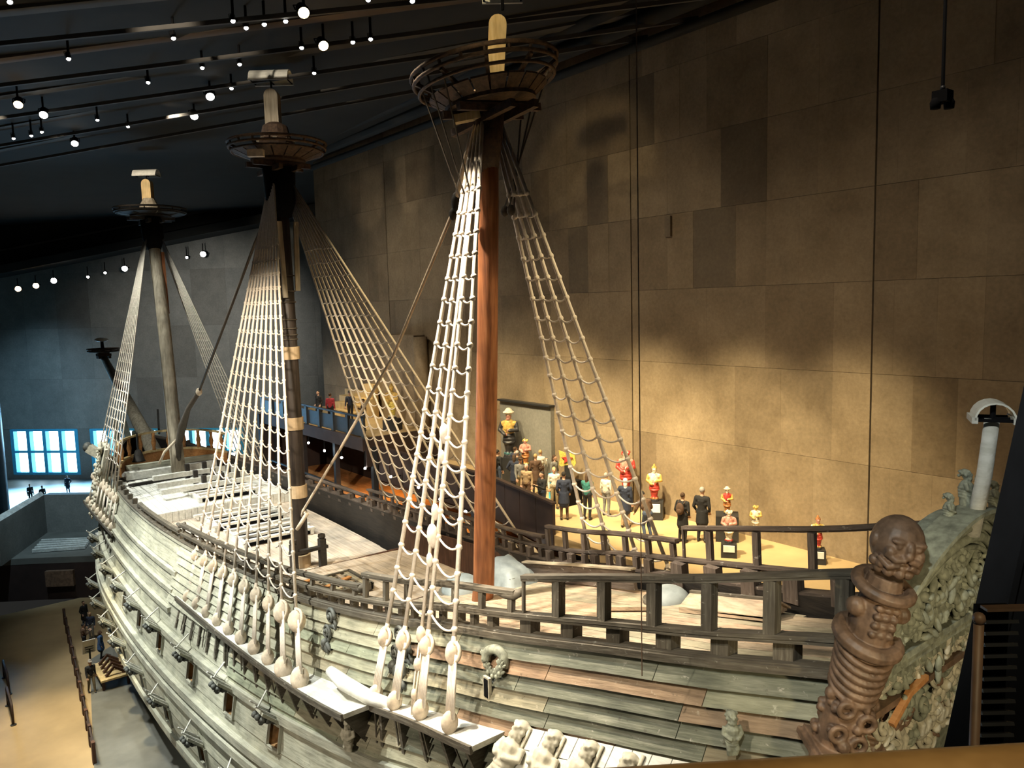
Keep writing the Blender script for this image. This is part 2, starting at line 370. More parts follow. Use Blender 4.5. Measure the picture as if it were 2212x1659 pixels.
# --- side wall: form-cast panels, each a piece of its own
WX = 11.5
wall_r = structure(empty('wall_right', loc=(WX, 0, 0)))
backing = MB().box((0.45, 10.0, 5.0), (0.5, 53.0, 34.0)).build('backing', MT['conc_joint'], wall_r)
JY = [-17.55, -6.69, 4.16, 15.0, 25.85, 36.7]
ZR = [-0.3, 3.25, 6.4, 9.5, 12.6, 15.6, 18.5, 21.4]
pm = {}
def panel_mesh(w, h, mt):
    key = (round(w, 3), round(h, 3), mt.name)
    if key not in pm:
        b = MB(); e = 0.004
        x0, x1 = 0.0, 0.22
        b.add([(x0, -w/2+e, -h/2+e), (x0, w/2-e, -h/2+e), (x0, w/2-e, h/2-e), (x0, -w/2+e, h/2-e), (x0+0.004, -w/2, -h/2), (x0+0.004, w/2, -h/2), (x0+0.004, w/2, h/2), (x0+0.004, -w/2, h/2), (x1, -w/2, -h/2), (x1, w/2, -h/2), (x1, w/2, h/2), (x1, -w/2, h/2)],
              [(3, 2, 1, 0), (0, 1, 5, 4), (1, 2, 6, 5), (2, 3, 7, 6), (3, 0, 4, 7), (4, 5, 9, 8), (5, 6, 10, 9), (6, 7, 11, 10), (7, 4, 8, 11)])
        pm[key] = b.mesh('concrete_panel', mt)
    return pm[key]
dark_cells = {(0, 4, 6), (0, 4, 7), (1, 4, 2), (1, 3, 3), (1, 4, 7), (1, 5, 5), (2, 4, 1), (2, 5, 4), (0, 5, 1), (2, 3, 2)}
for bi in range(5):
    y0, y1 = JY[bi] + 0.03, JY[bi + 1] - 0.03
    for zi in range(7):
        cuts = [0.0]
        while cuts[-1] < 1: cuts.append(cuts[-1] + random.choice((0.125, 0.125, 0.1875, 0.25)))
        cuts = [c for c in cuts if c < 0.95] + [1.0]
        for ci in range(len(cuts) - 1):
            a, c = y0 + (y1 - y0) * cuts[ci], y0 + (y1 - y0) * cuts[ci + 1]
            mt = MT['conc_dark'] if (bi, zi, ci) in dark_cells else MT['conc']
            w, h = c - a, ZR[zi + 1] - ZR[zi] - 0.010
            o = link('concrete_panel', panel_mesh(w, h, mt), wall_r, (random.uniform(-0.005, 0.005), (a + c) / 2, (ZR[zi] + ZR[zi + 1]) / 2))
o = MB().box((0, 0, 0), (0.12, 0.3, 0.85)).build('wall_socket_box', MT['conc_dark'], wall_r, loc=(-0.06, 2.0, 12.1))
# low part of that wall below the gallery
structure(MB().box((12.3, 8, -7.2), (1.4, 58, 13.6)).build('wall_lower', MT['conc_far']))

# --- end wall with the row of big windows
FW0 = Vector((-2.3, 88.0, 0)); FD = Vector((0.7071, -0.7071, 0)); FN = Vector((0.7071, 0.7071, 0))
def fw(s, z, dd=0.0): p = FW0 + FD * s + FN * dd; return (p.x, p.y, z)
wall_f = structure(empty('wall_far'))
FM = Matrix((FD, FN, Vector((0, 0, 1)))).transposed()
def fbox(b, s0, s1, z0, z1, d0, d1):
    return b.box(fw((s0 + s1) / 2, (z0 + z1) / 2, (d0 + d1) / 2), (s1 - s0, d1 - d0, z1 - z0), FM)
groups = [(-13.8, -5.4), (-3.4, 5.0), (7.0, 15.4), (17.4, 25.8)]
WZ0, WZ1 = -9.95, -4.4
# wall surface above in cast panels, three lifts
sg = -16.0
while sg < 42:
    wseg = random.choice((3.4, 4.2, 5.2))
    for z0, z1 in ((WZ1 + 0.02, 1.6), (1.62, 7.6), (7.62, 14.0), (14.02, 20.5)):
        fbox(MB(), sg + 0.005, sg + wseg - 0.005, z0, z1 + 0.01, 0, 0.6).build('concrete_panel', MT['conc_far'], wall_f)
    sg += wseg
fbox(MB(), -16, 42, -12, WZ0, 0, 0.6).build('sill_wall', MT['conc_far'], wall_f)
edges = [-16] + [e for g in groups for e in g] + [42]
for i in range(0, len(edges), 2):
    fbox(MB(), edges[i], edges[i + 1], WZ0, WZ1, 0, 0.6).build('pier', MT['conc_far'], wall_f)
for gi, (a, c) in enumerate(groups[1:]):
    win = structure(empty('window_%d' % (gi + 1)))
    fr = MB(); n = 4; w = (c - a) / n
    for k in range(n + 1): fbox(fr, a + k * w - 0.22, a + k * w + 0.22, WZ0, WZ1, -0.05, 0.75)
    for z in (WZ0 + 0.12, (WZ0 + WZ1) / 2, WZ1 - 0.12): fbox(fr, a, c, z - 0.14, z + 0.14, -0.02, 0.72)
    fr.build('window_frame', MT['daylit_frame'], win)
    for k in range(n):
        for r in range(2):
            z0 = WZ0 + 0.26 if r == 0 else (WZ0 + WZ1) / 2 + 0.14; z1 = z0 + 2.38
            fbox(MB(), a + k * w + 0.22, a + (k + 1) * w - 0.22, z0, z1, 0.6, 0.66).build('pane', MT['glow'], win)
# dropped soffit in front of the end wall
sof = structure(empty('ceiling_soffit'))
P0, P1 = Vector(fw(-12, 12.4, -1.6)), Vector(fw(38, 19.6, -1.6))
sb = MB()
for a, b, h in ((P0, P1, 0.9),):
    sb.sweep([a + Vector((0, 0, 0.45)), b + Vector((0, 0, 0.45))], 3.0, 0.9)
sb.build('soffit_edge', MT['ceiling'], sof)
MB().sweep([P0 + Vector((0, 0, 2.9)), P1 + Vector((0, 0, 2.6))], 0.25, 0.18).build('pale_edge_strip', MT['beam'], sof)
MB().prism([P0 + FN * 1.0, P1 + FN * 1.0, P1 + FN * 1.0 + Vector((0, 0, 4)), P0 + FN * 1.0 + Vector((0, 0, 10))], FN * 0.2).build('soffit_face', MT['ceiling'], sof)

# --- ceiling and its beams
def cz(x): return 21.4 + 0.05 * (x - 11.5)
ceil = structure(MB().prism([(-40, -40, cz(-40)), (12.5, -40, cz(12.5)), (60, 40, cz(12.5)), (60, 110, cz(12.5)), (-40, 110, cz(-40))], (0, 0, 0.6)).build('ceiling', MT['ceiling']))
BEAMS = [((-10.9, 7.9), (-3.4, 2.6), 'beam'), ((-10.5, 13.2), (-1.0, 4.3), 'beam'), ((-10.0, 19.2), (0.6, 7.4), 'beam_brown'), ((-9.4, 25.6), (1.9, 11.0), 'beam'),
         ((-8.8, 33.0), (2.2, 15.6), 'beam'), ((-8.2, 40.0), (1.5, 22.5), 'beam')]
for (a, b, mt) in BEAMS:
    A, B = Vector((*a, 0)), Vector((*b, 0)); d = (B - A).normalized()
    p, q = A - d * 14, B + d * min(16, (10.8 - B.x) / d.x)
    p.z, q.z = cz(p.x) - 0.42, cz(q.x) - 0.42
    structure(MB().sweep([p, q], 0.55, 0.84).build('trim_beam', MT[mt]))
    # slim lighting rail hung under each beam
    off = Vector((0.6, 0.9, -1.0))
    structure(MB().sweep([p + off, q + off], 0.12, 0.16).build('trim_lighting_rail', MT['beam']))
# dark ducts that run along the side wall
for dx, zz, r in ((1.2, 20.2, 0.35), (2.4, 20.5, 0.3), (0.45, 19.6, 0.22)):
    structure(MB().tube([(WX - dx, -25, zz), (WX - dx, 36, zz)], r, 8).build('trim_duct', MT['ceiling'], smooth=True))

# --- ground floors
structure(MB().box((-6, 14, -14.25), (60, 73.6, 0.5)).build('floor', MT['floor_tan']))
MB()
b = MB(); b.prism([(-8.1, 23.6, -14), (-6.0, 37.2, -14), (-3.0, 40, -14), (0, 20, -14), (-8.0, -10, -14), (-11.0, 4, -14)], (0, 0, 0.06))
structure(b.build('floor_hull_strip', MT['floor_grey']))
structure(MB().prism([(-30, 68, -10.5), (-6.6, 52.4, -10.5), (20, 33, -10.5), (60, 50, -10.5), (40, 110, -10.5), (-40, 110, -10.5)], (0, 0, -0.5)).build('floor_far', MT['floor_grey']))
b = MB(); b.sweep([(-30, 68.2, -12.4), (-6.6, 52.6, -12.4), (20, 33.2, -12.4)], 0.3, 3.3)
structure(b.build('wall_under_floor', MT['brown_dark']))
# stair pavilion by the windows
pav = tag(empty('stair_pavilion', loc=(-4, 58, -10.5)), 'blue-grey concrete stair enclosure in front of the bright windows', 'stair enclosure')
def rel(p, o): return Vector(p) - Vector(o)
PO = (-4, 58, -10.5)
MB().prism([rel(p, PO) for p in ((-5.2, 60.6, -10.5), (-1.2, 57.0, -10.5), (-1.2, 57.0, -7), (-5.2, 60.6, -7))], (0.5, 0.6, 0)).build('back_wall', MT['conc_far'], pav)
MB().prism([rel(p, PO) for p in ((-5.2, 60.6, -10.5), (-9.4, 52.2, -10.5), (-9.4, 52.2, -7), (-5.2, 60.6, -7))], (-0.5, 0.25, 0)).build('ramp_wall', MT['conc_far'], pav)
MB().prism([rel(p, PO) for p in ((-9.4, 52.2, -7), (-5.2, 60.6, -7), (-5.3, 60.8, -6.8), (-9.7, 52.3, -6.8))], (-0.1, 0.05, 0.1)).build('wall_cap', MT['white'], pav)
for k in range(5):
    MB().prism([rel(p, PO) for p in ((-6.0 - k * 0.25, 57.4 - k * 0.7, -10.2 - k * 0.0), (-2.6 - k * 0.2, 54.9 - k * 0.55, -10.2), (-2.7 - k * 0.2, 54.6 - k * 0.55, -10.2), (-6.1 - k * 0.25, 57.1 - k * 0.7, -10.2))], (0, 0, -0.25 + 0.0 * k)).build('step', MT['white'], pav)
structure(MB().tube([(-8.3, 68.5, -10.5), (-8.3, 68.5, 12.5)], 1.05, 14).build('pillar', MT['steel'], smooth=True))

# --- starboard galleries
GZ = -0.25
structure(MB().prism([(5.95, 3.3, GZ), (7.1, 9, GZ), (7.1, 20, GZ), (WX, 20, GZ), (WX, -18, GZ), (5.95, -18, GZ)], (0, 0, -0.5)).build('floor_gallery', MT['floor_gal']))
par = structure(empty('wall_parapet'))
for p, q in (((5.95, 3.3), (7.1, 9)), ((7.1, 9), (7.1, 20))):
    L = (Vector(q) - Vector(p)).length; n = int(L / 1.25)
    for k in range(n):
        a = Vector(p).lerp(Vector(q), k / n + 0.004); c = Vector(p).lerp(Vector(q), (k + 1) / n - 0.004)
        MB().sweep([(a.x, a.y, 0.05), (c.x, c.y, 0.05)], 0.12, 1.9).build('parapet_board', MT['brown_dark'], par)
    MB().sweep([(p[0], p[1], 1.05), (q[0], q[1], 1.05)], 0.22, 0.08).build('handrail', MT['brown_dark'], par)
    for zz in (-1.0, -1.5): MB().sweep([(p[0] - 0.1, p[1], zz), (q[0] - 0.1, q[1], zz)], 0.08, 0.06).build('edge_rail', MT['rail_far'], par)
# raised stage at the far end of that gallery
SZ = 1.6
structure(MB().prism([(6.3, 20.1, SZ), (6.3, 36, SZ), (WX, 36, SZ), (WX, 20.1, SZ)], (0, 0, -0.3)).build('floor_stage', MT['floor_gal']))
structure(MB().box((6.2, 28, SZ - 0.35), (0.16, 16.0, 0.74)).build('trim_stage_fascia', MT['brown_dark'])); structure(MB().box((8.9, 20.0, SZ - 0.8), (5.2, 0.16, 1.7)).build('trim_stage_fascia', MT['brown_dark']))
sp = structure(empty('stage_balustrade')); 
MB().sweep([(6.25, 20, SZ + 1.25), (6.25, 36, SZ + 1.25)], 0.14, 0.1).build('handrail', MT['steel'], sp)
for k in range(9): MB().box((6.25, 20.1 + k * 1.98, SZ + 0.6), (0.14, 0.3, 1.3)).build('post', MT['steel'], sp)
for k in range(8): MB().box((6.27, 21.1 + k * 1.98, SZ + 0.55), (0.05, 1.6, 0.9)).build('railing_panel', MT['steel'], sp)
# lower gallery, orange-lit
structure(MB().prism([(6.3, 8, -2.9), (6.3, 36, -2.9), (WX, 36, -2.9), (WX, 8, -2.9)], (0, 0, -0.5)).build('floor_lower_gallery', MT['orange']))
lg = structure(empty('lower_balustrade'))
MB().sweep([(6.35, 8, -1.8), (6.35, 36, -1.8)], 0.14, 0.1).build('handrail', MT['steel'], lg)
for k in range(15): MB().box((6.35, 8.2 + k * 1.95, -2.35), (0.08, 0.1, 1.1)).build('post', MT['steel'], lg)
for k in range(6): structure(MB().box((6.8, 10 + k * 5.0, -1.82 if k < 2 else -0.9), (0.3, 0.3, 2.14 if k < 2 else 4.0)).build('pillar', MT['steel']))
structure(MB().box((11.2, 22, -1.85), (0.3, 28, 2.1)).build('wall_lower_gallery', MT['brown_dark'])); structure(MB().box((8.8, 36.2, -4.6), (5.6, 0.3, 12.2)).build('wall_light_block', MT['brown_dark']))  # end wall added to keep blue window light out of the galleries
structure(MB().box((6.5, 22, -5.5), (0.3, 28, 6.2)).build('wall_gallery_fascia', MT['brown_dark']))
# tall dark exhibit recess on the wall
rec = structure(empty('wall_recess', loc=(WX, 11.6, 1.6)))
MB().box((-0.12, 0, 0), (0.24, 4.2, 4.6)).build('dark_panel', MT['conc_far'], rec)
MB().box((-0.2, 0, 2.3), (0.4, 4.3, 0.08)).build('panel_edge', MT['steel'], rec)
structure(MB().tube([(10.9, 21.2, 1.0), (10.9, 21.2, 7.2)], 0.45, 12).build('pillar', MT['conc'], smooth=True))
structure(MB().box((11.0, 23.5, 4.2), (0.8, 4.2, 6.2)).build('wall_pier', MT['conc']))

# ================================================================== THE SHIP
ship = tag(empty('sailing_ship'), 'huge weathered wooden three-masted warship with carved stern and rope ratlines', 'ship')
cC = curve([-14.5,-13,-10.3,-8,-5.2,-3.1,-1,1.3,5,8.3,12,17.4,25,32,38,43,47.6], [3.15,2.8,2.12,1.65,1.08,.70,.22,-.18,-.62,-.88,-1.12,-1.38,-1.55,-1.5,-1.25,-.9,-.5])
cT = curve([-14.5,-12,-9,-5.7,1.1,6,12,18,25,32,37,41,44.5,47.6], [2.05,2.25,2.5,2.93,3.65,4.2,4.55,4.75,4.75,4.4,3.7,2.8,1.6,.1])
cM = curve([-14.5,-12,-9,-5.7,1.1,6,12,18,26,33,38,42,45,47.6], [2.7,3.1,3.7,4.35,5.1,5.6,5.95,6.1,6.0,5.6,4.8,3.5,1.9,.1])
def hb(y, d):
    """half breadth at station y, depth d below the plank sheer"""
    bt, bm = cT(y), cM(y)
    if d < 0: return bt
    if d < 7.0: return bt + (bm - bt) * math.sin(d / 7.0 * PI / 2)
    t = (d - 7.0) / 5.6
    return bm * math.sqrt(max(0.0, 1 - t * t)) if t < 1 else 0.0
def hp(y, d, side=-1, off=0.0):
    y = max(y, -13.6 + 0.22 * max(0.0, d))          # raked stern
    return Vector((side * (hb(y, d) + off), y, cC(y) - d))
PORT_Y = [4.9, 8.6, 12.8, 17.3, 21.0, 24.5, 27.9, 31.4, 34.8], [7.2, 11.5, 16.2, 20.6, 24.8, 28.0, 31.4, 35.0]
_py = sorted(set(round(y + s, 3) for row in PORT_Y for y in row for s in (-0.43, 0.43)))
YS = sorted([y for y in np.linspace(-13.6, 47.5, 90) if min(abs(y - p) for p in _py) > 0.12] + _py)
# hull shell: stepped strakes below the clinker work, both sides
DS = [0.0, 0.6, 1.2, 1.8, 2.4, 3.0, 3.6, 4.12, 4.98, 5.4, 6.0, 6.6, 7.17, 8.03, 8.6, 9.3, 10.0, 10.8, 11.6, 12.4]
hull = empty('hull', ship)
for side in (-1, 1):
    rows = []
    for i, d in enumerate(DS):
        rows.append([hp(y, d, side, 0.0) for y in YS])
        if 0 < i < len(DS) - 1: rows.append([hp(y, d + 0.03, side, -0.035) for y in YS])
    sh_ = MB().grid(rows, flip=(side < 0)); sh_.at = [(p[1], cC(p[1]) - p[2], 0) for p in sh_.v]
    if side < 0:
        keep = []
        for f in sh_.f:
            c = [sum(sh_.v[i][k] for i in f) / 4 for k in range(3)]; dd = cC(c[1]) - c[2]
            cut = any(abs(c[1] - y) < 0.42 and 4.16 < dd < 4.97 for y in PORT_Y[0]) or any(abs(c[1] - y) < 0.42 and 7.21 < dd < 8.02 for y in PORT_Y[1])
            if not cut: keep.append(f)
        sh_.f = keep; sh_.mi = [0] * len(keep)
    sh_.build('hull_side', MT['hull'], hull)
    rows = [[hp(y, d, side, -0.28) for y in YS] for d in (-0.02, 0.5, 1.2, 2.0, 2.9)]
    MB().grid(rows, flip=(side > 0)).build('inner_planking', MT['dark'], hull)
MB().grid([[Vector((sx * hb(-13.6, d), -13.5 + 0.22 * d, cC(-13.6) - d)) for sx in np.linspace(-1, 1, 9)] for d in np.linspace(-1.5, 9, 12)]).build('transom_backing', MT['carve'], hull)

def along(y0, y1, d, off, n=None, side=-1):
    n = n or max(3, int(abs(y1 - y0) / 1.2)); return [hp(y0 + (y1 - y0) * i / n, d, side, off) for i in range(n + 1)]
def strip(b, y0, y1, d0, d1, o0, o1, side=-1, thick=0.08, n=None):
    """a plank lying on the hull between depths d0..d1 with offsets o0 (top), o1 (bottom)"""
    n = n or max(3, int(abs(y1 - y0) / 1.0)); rows = []
    for i in range(n + 1):
        y = y0 + (y1 - y0) * i / n
        a, c = hp(y, d0, side, o0), hp(y, d1, side, o1); ai, ci = hp(y, d0, side, o0 - thick), hp(y, d1, side, o1 - thick)
        rows.append([ai, a, c, ci])
    vs = [p for r in rows for p in r]; fs = []
    at = [(y0 + (y1 - y0) * i / n, d0 * 3 + (0, 0, d1 - d0, d1 - d0)[j], 0) for i in range(n + 1) for j in range(4)]
    for i in range(n):
        for j in range(4):
            q = (4*i+j, 4*i+(j+1) % 4, 4*i+4+(j+1) % 4, 4*i+4+j)
            fs.append(q if side > 0 else q[::-1])
    fs += [(0, 1, 2, 3), (4*n+3, 4*n+2, 4*n+1, 4*n)]
    return b.add(vs, fs, at)
# clinker-built upper works: each plank overlaps the one below
clk = empty('clinker_planking', ship)
pitch = 0.335
for r in range(11):
    d0 = 0.16 + r * pitch; d1 = d0 + pitch + 0.02
    y = -13.55 + random.uniform(0, 1.5) * 0
    y_end = 17.0 if r < 7 else 9.0
    y = -13.5
    first = True
    while y < y_end - 0.5:
        L = random.uniform(3.2, 6.0)
        if first: L *= random.uniform(0.4, 1.0); first = False
        ye = min(y_end, y + L)
        strip(MB(), y, ye - 0.02, d0, d1, 0.0, 0.13).build('hull_plank', (MT['hull'] if ye > 9 else MT['plank_grey'] if (y + ye) / 2 > -3.5 else random.choice((MT['plank'], MT['plank'], MT['plank_green'], MT['plank_green'], MT['plank_grey']))), clk)
        y = ye
# wales and mouldings
for (y0, y1, d, h, o) in ((-13.5, 46.5, 0.06, 0.15, 0.08), (-13.4, 46.5, 3.85, 0.30, 0.12), (-12, 46.5, 5.55, 0.30, 0.14), (-12, 46.5, 6.05, 0.30, 0.14), (-10, 46, 8.75, 0.32, 0.14), (-10, 46, 9.3, 0.32, 0.14),
                          (16.5, 46.5, 1.35, 0.22, 0.10), (16.5, 46.5, 2.1, 0.22, 0.10), (16.5, 46.5, 2.9, 0.22, 0.10)):
    pts = along(y0, y1, d, o * 0.5)
    MB().sweep(pts, o * 1.8, h).build('wale', MT['rail'] if d < 0.1 and False else MT['wale'], hull)
# dark upper wale below the open rail on the near quarter
MB().sweep(along(-13.5, 6.5, 0.05, 0.09), 0.16, 0.15).build('sheer_wale', MT['rail'], hull)
MB().sweep(along(-13.5, 46.5, -0.03, -0.02), 0.30, 0.07).build('plank_sheer', MT['rail'], hull)
MB().sweep(along(-13.5, 46.5, -0.03, -0.05, side=1), 0.42, 0.09).build('plank_sheer', MT['rail_far'], hull)

# ------------------------------------------------------------------ open rails
def zB(y): return cC(y) + float(np.interp(y, [-14, -5, 0, 6], [0.54, 0.52, 0.45, 0.45]))
def zA(y):
    if y < -5.7: return cC(y) + 1.45 + (-5.7 - y) * 0.03
    if y < 1.1: return cC(y) + float(np.interp(y, [-5.7, 1.1], [1.05, 1.22]))
    return cC(y) + 0.82
def rail(side, mt):
    bw = empty('bulwark', ship)
    def line(y0, y1, zf, off, w, h, name, n=None):
        n = n or max(3, int(abs(y1 - y0) / 0.9))
        pts = [(side * (cT(y0 + (y1 - y0) * i / n) + off), y0 + (y1 - y0) * i / n, zf(y0 + (y1 - y0) * i / n)) for i in range(n + 1)]
        MB().sweep(pts, w, h).build(name, mt, bw); return pts
    line(-13.6, 16.8, zB, 0.0, 0.27, 0.075, 'middle_rail'); line(-13.6, 16.8, lambda y: zB(y) - 0.075, 0.05, 0.13, 0.075, 'rail_moulding')
    for y0, y1 in ((-13.7, -5.71), (-5.45, 1.09), (1.3, 16.9), (17.2, 25)):
        line(y0, y1, (lambda y: zA(y)) if y1 < 17 else (lambda y: cC(y) + 0.45), 0.0, 0.20, 0.085, 'top_rail')
        line(y0, y1, (lambda y: zA(y) - 0.07) if y1 < 17 else (lambda y: cC(y) + 0.35), 0.03, 0.11, 0.06, 'rail_moulding')
    # curled ends where the top rail steps
    for ys, zz in ((-5.2, zA(-5.2)), (1.5, zA(1.5)), (17.0, zA(16.9))) if side < 0 else ():
        x = side * cT(ys)
        MB().tube([(x, ys + 0.5, zz - 0.12), (x, ys + 0.1, zz - 0.12), (x + 0.02, ys - 0.2, zz - 0.06), (x + 0.06, ys - 0.36, zz + 0.04), (x + 0.08, ys - 0.40, zz + 0.14)], [0.08, 0.11, 0.11, 0.10, 0.05], 8).build('rail_scroll', mt, bw, smooth=True)
    def stan(y, z0, z1, w, off=0.0, d=0.2, name='stanchion'):
        x = side * (cT(y) + off)
        MB().beam((x + side * 0.02, y, z0), (x - side * 0.02, y + 0.02, z1), w, d, (0, 1, 0)).build(name, mt, bw)
    y = -13.2
    while y < -5.8:
        stan(y, zB(y), zA(y) - 0.1, 0.2 if side < 0 else 0.14, d=0.24 if side < 0 else 0.17); y += 1.28 if side < 0 else 1.62
    stan(-5.72, zB(-5.7), zA(-5.71), 0.07, d=0.07)
    for y in np.arange(-5.3, 1.2, 1.05): stan(y, zB(y), zA(y) - 0.1, 0.13, d=0.16)
    for y in np.arange(1.6, 16.6, 1.25): stan(y, zB(y), zA(y) - 0.1, 0.12, d=0.15)
    y = -13.4
    while y < 16.5:
        big = y < -5.5
        stan(y, cC(y) - 0.2, zB(y) - 0.06, 0.30 if big else 0.2, -0.17, d=0.40 if big else 0.24, name='timber_head')
        if not big: stan(y + 0.62, cC(y + 0.6) - 0.2, zB(y + 0.6) - 0.06, 0.16, -0.10, d=0.18, name='timber_head')
        y += 1.28
    for y in np.arange(17.4, 44, 1.35):
        stan(y, cC(y) - 0.3, cC(y) + 0.34, 0.24, -0.12, d=0.3, name='timber_head')
    return bw
rail(-1, MT['rail']); rail(1, MT['rail_far'])

# ------------------------------------------------------------------ decks of single planks
def deck(name, y0, y1, zf, inset, mt, w=0.36, camber=0.12):
    dk = empty(name, ship)
    half = max(cT(y0), cT(y1), cT((y0 + y1) / 2)); n = int(2 * half / w)
    ys = np.linspace(y0, y1, max(4, int((y1 - y0) / 1.5)))
    for i in range(n):
        xa = -half + i * 2 * half / n; xb = xa + 2 * half / n - 0.018
        top = []; 
        for y in ys:
            lim = cT(y) - inset
            a, c = max(-lim, min(lim, xa)), max(-lim, min(lim, xb))
            if c - a < 0.02: continue
            za = zf(y) - camber * (a / half) ** 2; zc = zf(y) - camber * (c / half) ** 2
            top.append(((a, y, za), (c, y, zc)))
        if len(top) < 2: continue
        vs = []; fs = []
        for a, c in top: vs += [a, c, (c[0], c[1], c[2] - 0.1), (a[0], a[1], a[2] - 0.1)]
        for k in range(len(top) - 1):
            for j in range(4): fs.append((4*k+j, 4*k+4+j, 4*k+4+(j+1) % 4, 4*k+(j+1) % 4))
        fs += [(0, 1, 2, 3), (4*len(top)-1, 4*len(top)-2, 4*len(top)-3, 4*len(top)-4)]
        MB().add(vs, fs).build('deck_plank', mt, dk)
    return dk
zQ = lambda y: cC(y) - 0.42
deck('quarterdeck', -13.5, 2.3, zQ, 0.28, MT['deck2'])
deck('half_deck', 2.35, 11.7, lambda y: -1.95 - 0.03 * (y - 2), 0.28, MT['deck'])
deck('waist_deck', 11.75, 27, lambda y: -3.1 + 0.012 * (y - 12), 0.28, MT['deck'], 0.40)
deck('forecastle_deck', 27.05, 43, lambda y: -2.35 + 0.035 * (y - 27), 0.25, MT['white'], 0.40)
# bulkheads at the deck breaks, boarded upright
def bulkhead(y, z0, z1, mt, w=0.34):
    bk = empty('bulkhead', ship); half = cT(y) - 0.3; n = int(2 * half / w)
    for i in range(n):
        x = -half + (i + 0.5) * 2 * half / n
        MB().box((x, y, (z0 + z1) / 2), (2 * half / n - 0.02, 0.12 + 0.03 * (i % 2), z1 - z0)).build('bulkhead_board', mt, bk)
bulkhead(2.33, -2.1, zQ(2.3) - 0.02, MT['bulk'])
bulkhead(11.72, -3.2, -2.25, MT['bulk'])
bulkhead(27.02, -3.0, -2.38, MT['white'])
sb = MB(); sb.sweep([(3.85, y, z) for y, z in ((2.4, -1.35), (6, -1.55), (9, -1.75), (11.8, -1.9))], 0.1, 1.5)
sb.build('side_boarding', MT['bulk'], ship)
# dark coaming board along the starboard side of the quarterdeck
MB().sweep([(2.45, 0.9, zQ(0.9) + 0.3), (2.6, -1.6, zQ(-1.6) + 0.32), (2.42, -4.3, zQ(-4.3) + 0.34)], 0.12, 0.62).build('coaming_board', MT['rail_far'], ship)
MB().sweep([(2.40, 0.9, zQ(0.9) + 0.62), (2.53, -1.6, zQ(-1.6) + 0.65), (2.36, -4.3, zQ(-4.3) + 0.68)], 0.22, 0.05).build('coaming_cap', MT['deck2'], ship)
# ------------------------------------------------------------------ masts
def spar(name, pts, radii, mt, parent, seg=16):
    return MB().tube(pts, radii, seg).build(name, mt, parent, smooth=True)
def hood(parent, c, L, r, ang, name='hood'):
    """arched weather hood, open at both ends, axis turned by ang"""
    M = Matrix.Rotation(ang, 3, 'Z')
    def arch(rad, n=10): return [Vector((0, rad * math.cos(PI * i / n), rad * math.sin(PI * i / n))) for i in range(n + 1)]
    b = MB(); o, i_ = arch(r), arch(r * 0.9)
    rows = []
    for xx, prof in ((-L/2, i_), (-L/2, o), (L/2, o), (L/2, i_), (-L/2, i_)):
        rows.append([M @ (p + Vector((xx, 0, 0))) + Vector(c) for p in prof])
    b.grid(rows); h = b.build(name, MT['hood'], parent)
    b = MB()
    for sy in (-1, 1):
        q = [M @ Vector((x, sy * r * 0.97, 0.0)) + Vector(c) for x in (-L/2, L/2)]
        b.sweep(q, 0.09, 0.10)
    b.build('hood_lip', MT['white'], h)
    b = MB()
    b.tube([Vector(c) + Vector((0, 0, -r * 0.9)), Vector(c) + Vector((0, 0, r * 0.85))], 0.045, 6)
    for x in (-L/2 + 0.05, 0, L/2 - 0.05):
        b.tube([M @ Vector((x, -r * 0.93, 0)) + Vector(c), M @ Vector((x, r * 0.93, 0)) + Vector(c)], 0.03, 5)
    b.build('hood_bracket', MT['black'], h)
def fighting_top(parent, c, rf, rr, hz, M, mt, n=18, sh=0.62):
    """round top: boarded floor disc, raking staves, double rim, cross trees"""
    tp = empty('fighting_top', parent)
    C0 = Vector(c)
    def P(r, a, z): return M @ Vector((r * math.cos(a), r * math.sin(a), z)) + C0
    MB().lathe(C0, [(0.36, -0.06), (rf, -0.06), (rf, 0.06), (0.36, 0.06)], 28, M).build('top_floor', mt, tp)
    b = MB()
    for i in range(n):
        a0, a1 = 2 * PI * (i + 0.06) / n, 2 * PI * (i + 0.94) / n
        o = [P(rf, a0, 0.04), P(rf, a1, 0.04), P(rf + (rr * 0.93 - rf) * sh / 0.62, a1, hz * sh), P(rf + (rr * 0.93 - rf) * sh / 0.62, a0, hz * sh)]
        b.prism(o, (M @ Vector((0, 0, 1))) * 0.05)
    b.build('stave_ring', mt, tp)
    for i in range(n // 2):
        a = 2 * PI * (i + 0.5) / (n // 2)
        MB().beam(P(rf * 0.6, a, 0.02), P(rr, a, hz * 0.9), 0.10, 0.10).build('rib', mt, tp)
    for r, z, t in ((rr, hz, 0.06), (rr + 0.04, hz + 0.2, 0.065), (rr * 0.95, hz * 0.66, 0.05)):
        MB().tube([P(r, 2 * PI * i / 40, z) for i in range(40)], t, 8, closed=True).build('rim', mt, tp, smooth=True)
    for i in range(n):
        a = 2 * PI * i / n
        MB().beam(P(rr, a, hz - 0.02), P(rr + 0.04, a, hz + 0.2), 0.07, 0.07).build('rim_post', mt, tp)
    for s in (-1, 1):
        MB().beam(P(0, 0, -0.2) + M @ Vector((-rf * 1.1, s * 0.42, 0)), P(0, 0, -0.2) + M @ Vector((rf * 1.1, s * 0.42, 0)), 0.18, 0.22).build('cross_tree', mt, tp)
        MB().beam(P(0, 0, -0.42) + M @ Vector((s * 0.42, -rf * 1.1, 0)), P(0, 0, -0.42) + M @ Vector((s * 0.42, rf * 1.1, 0)), 0.18, 0.22).build('trestle_tree', mt, tp)
    return tp
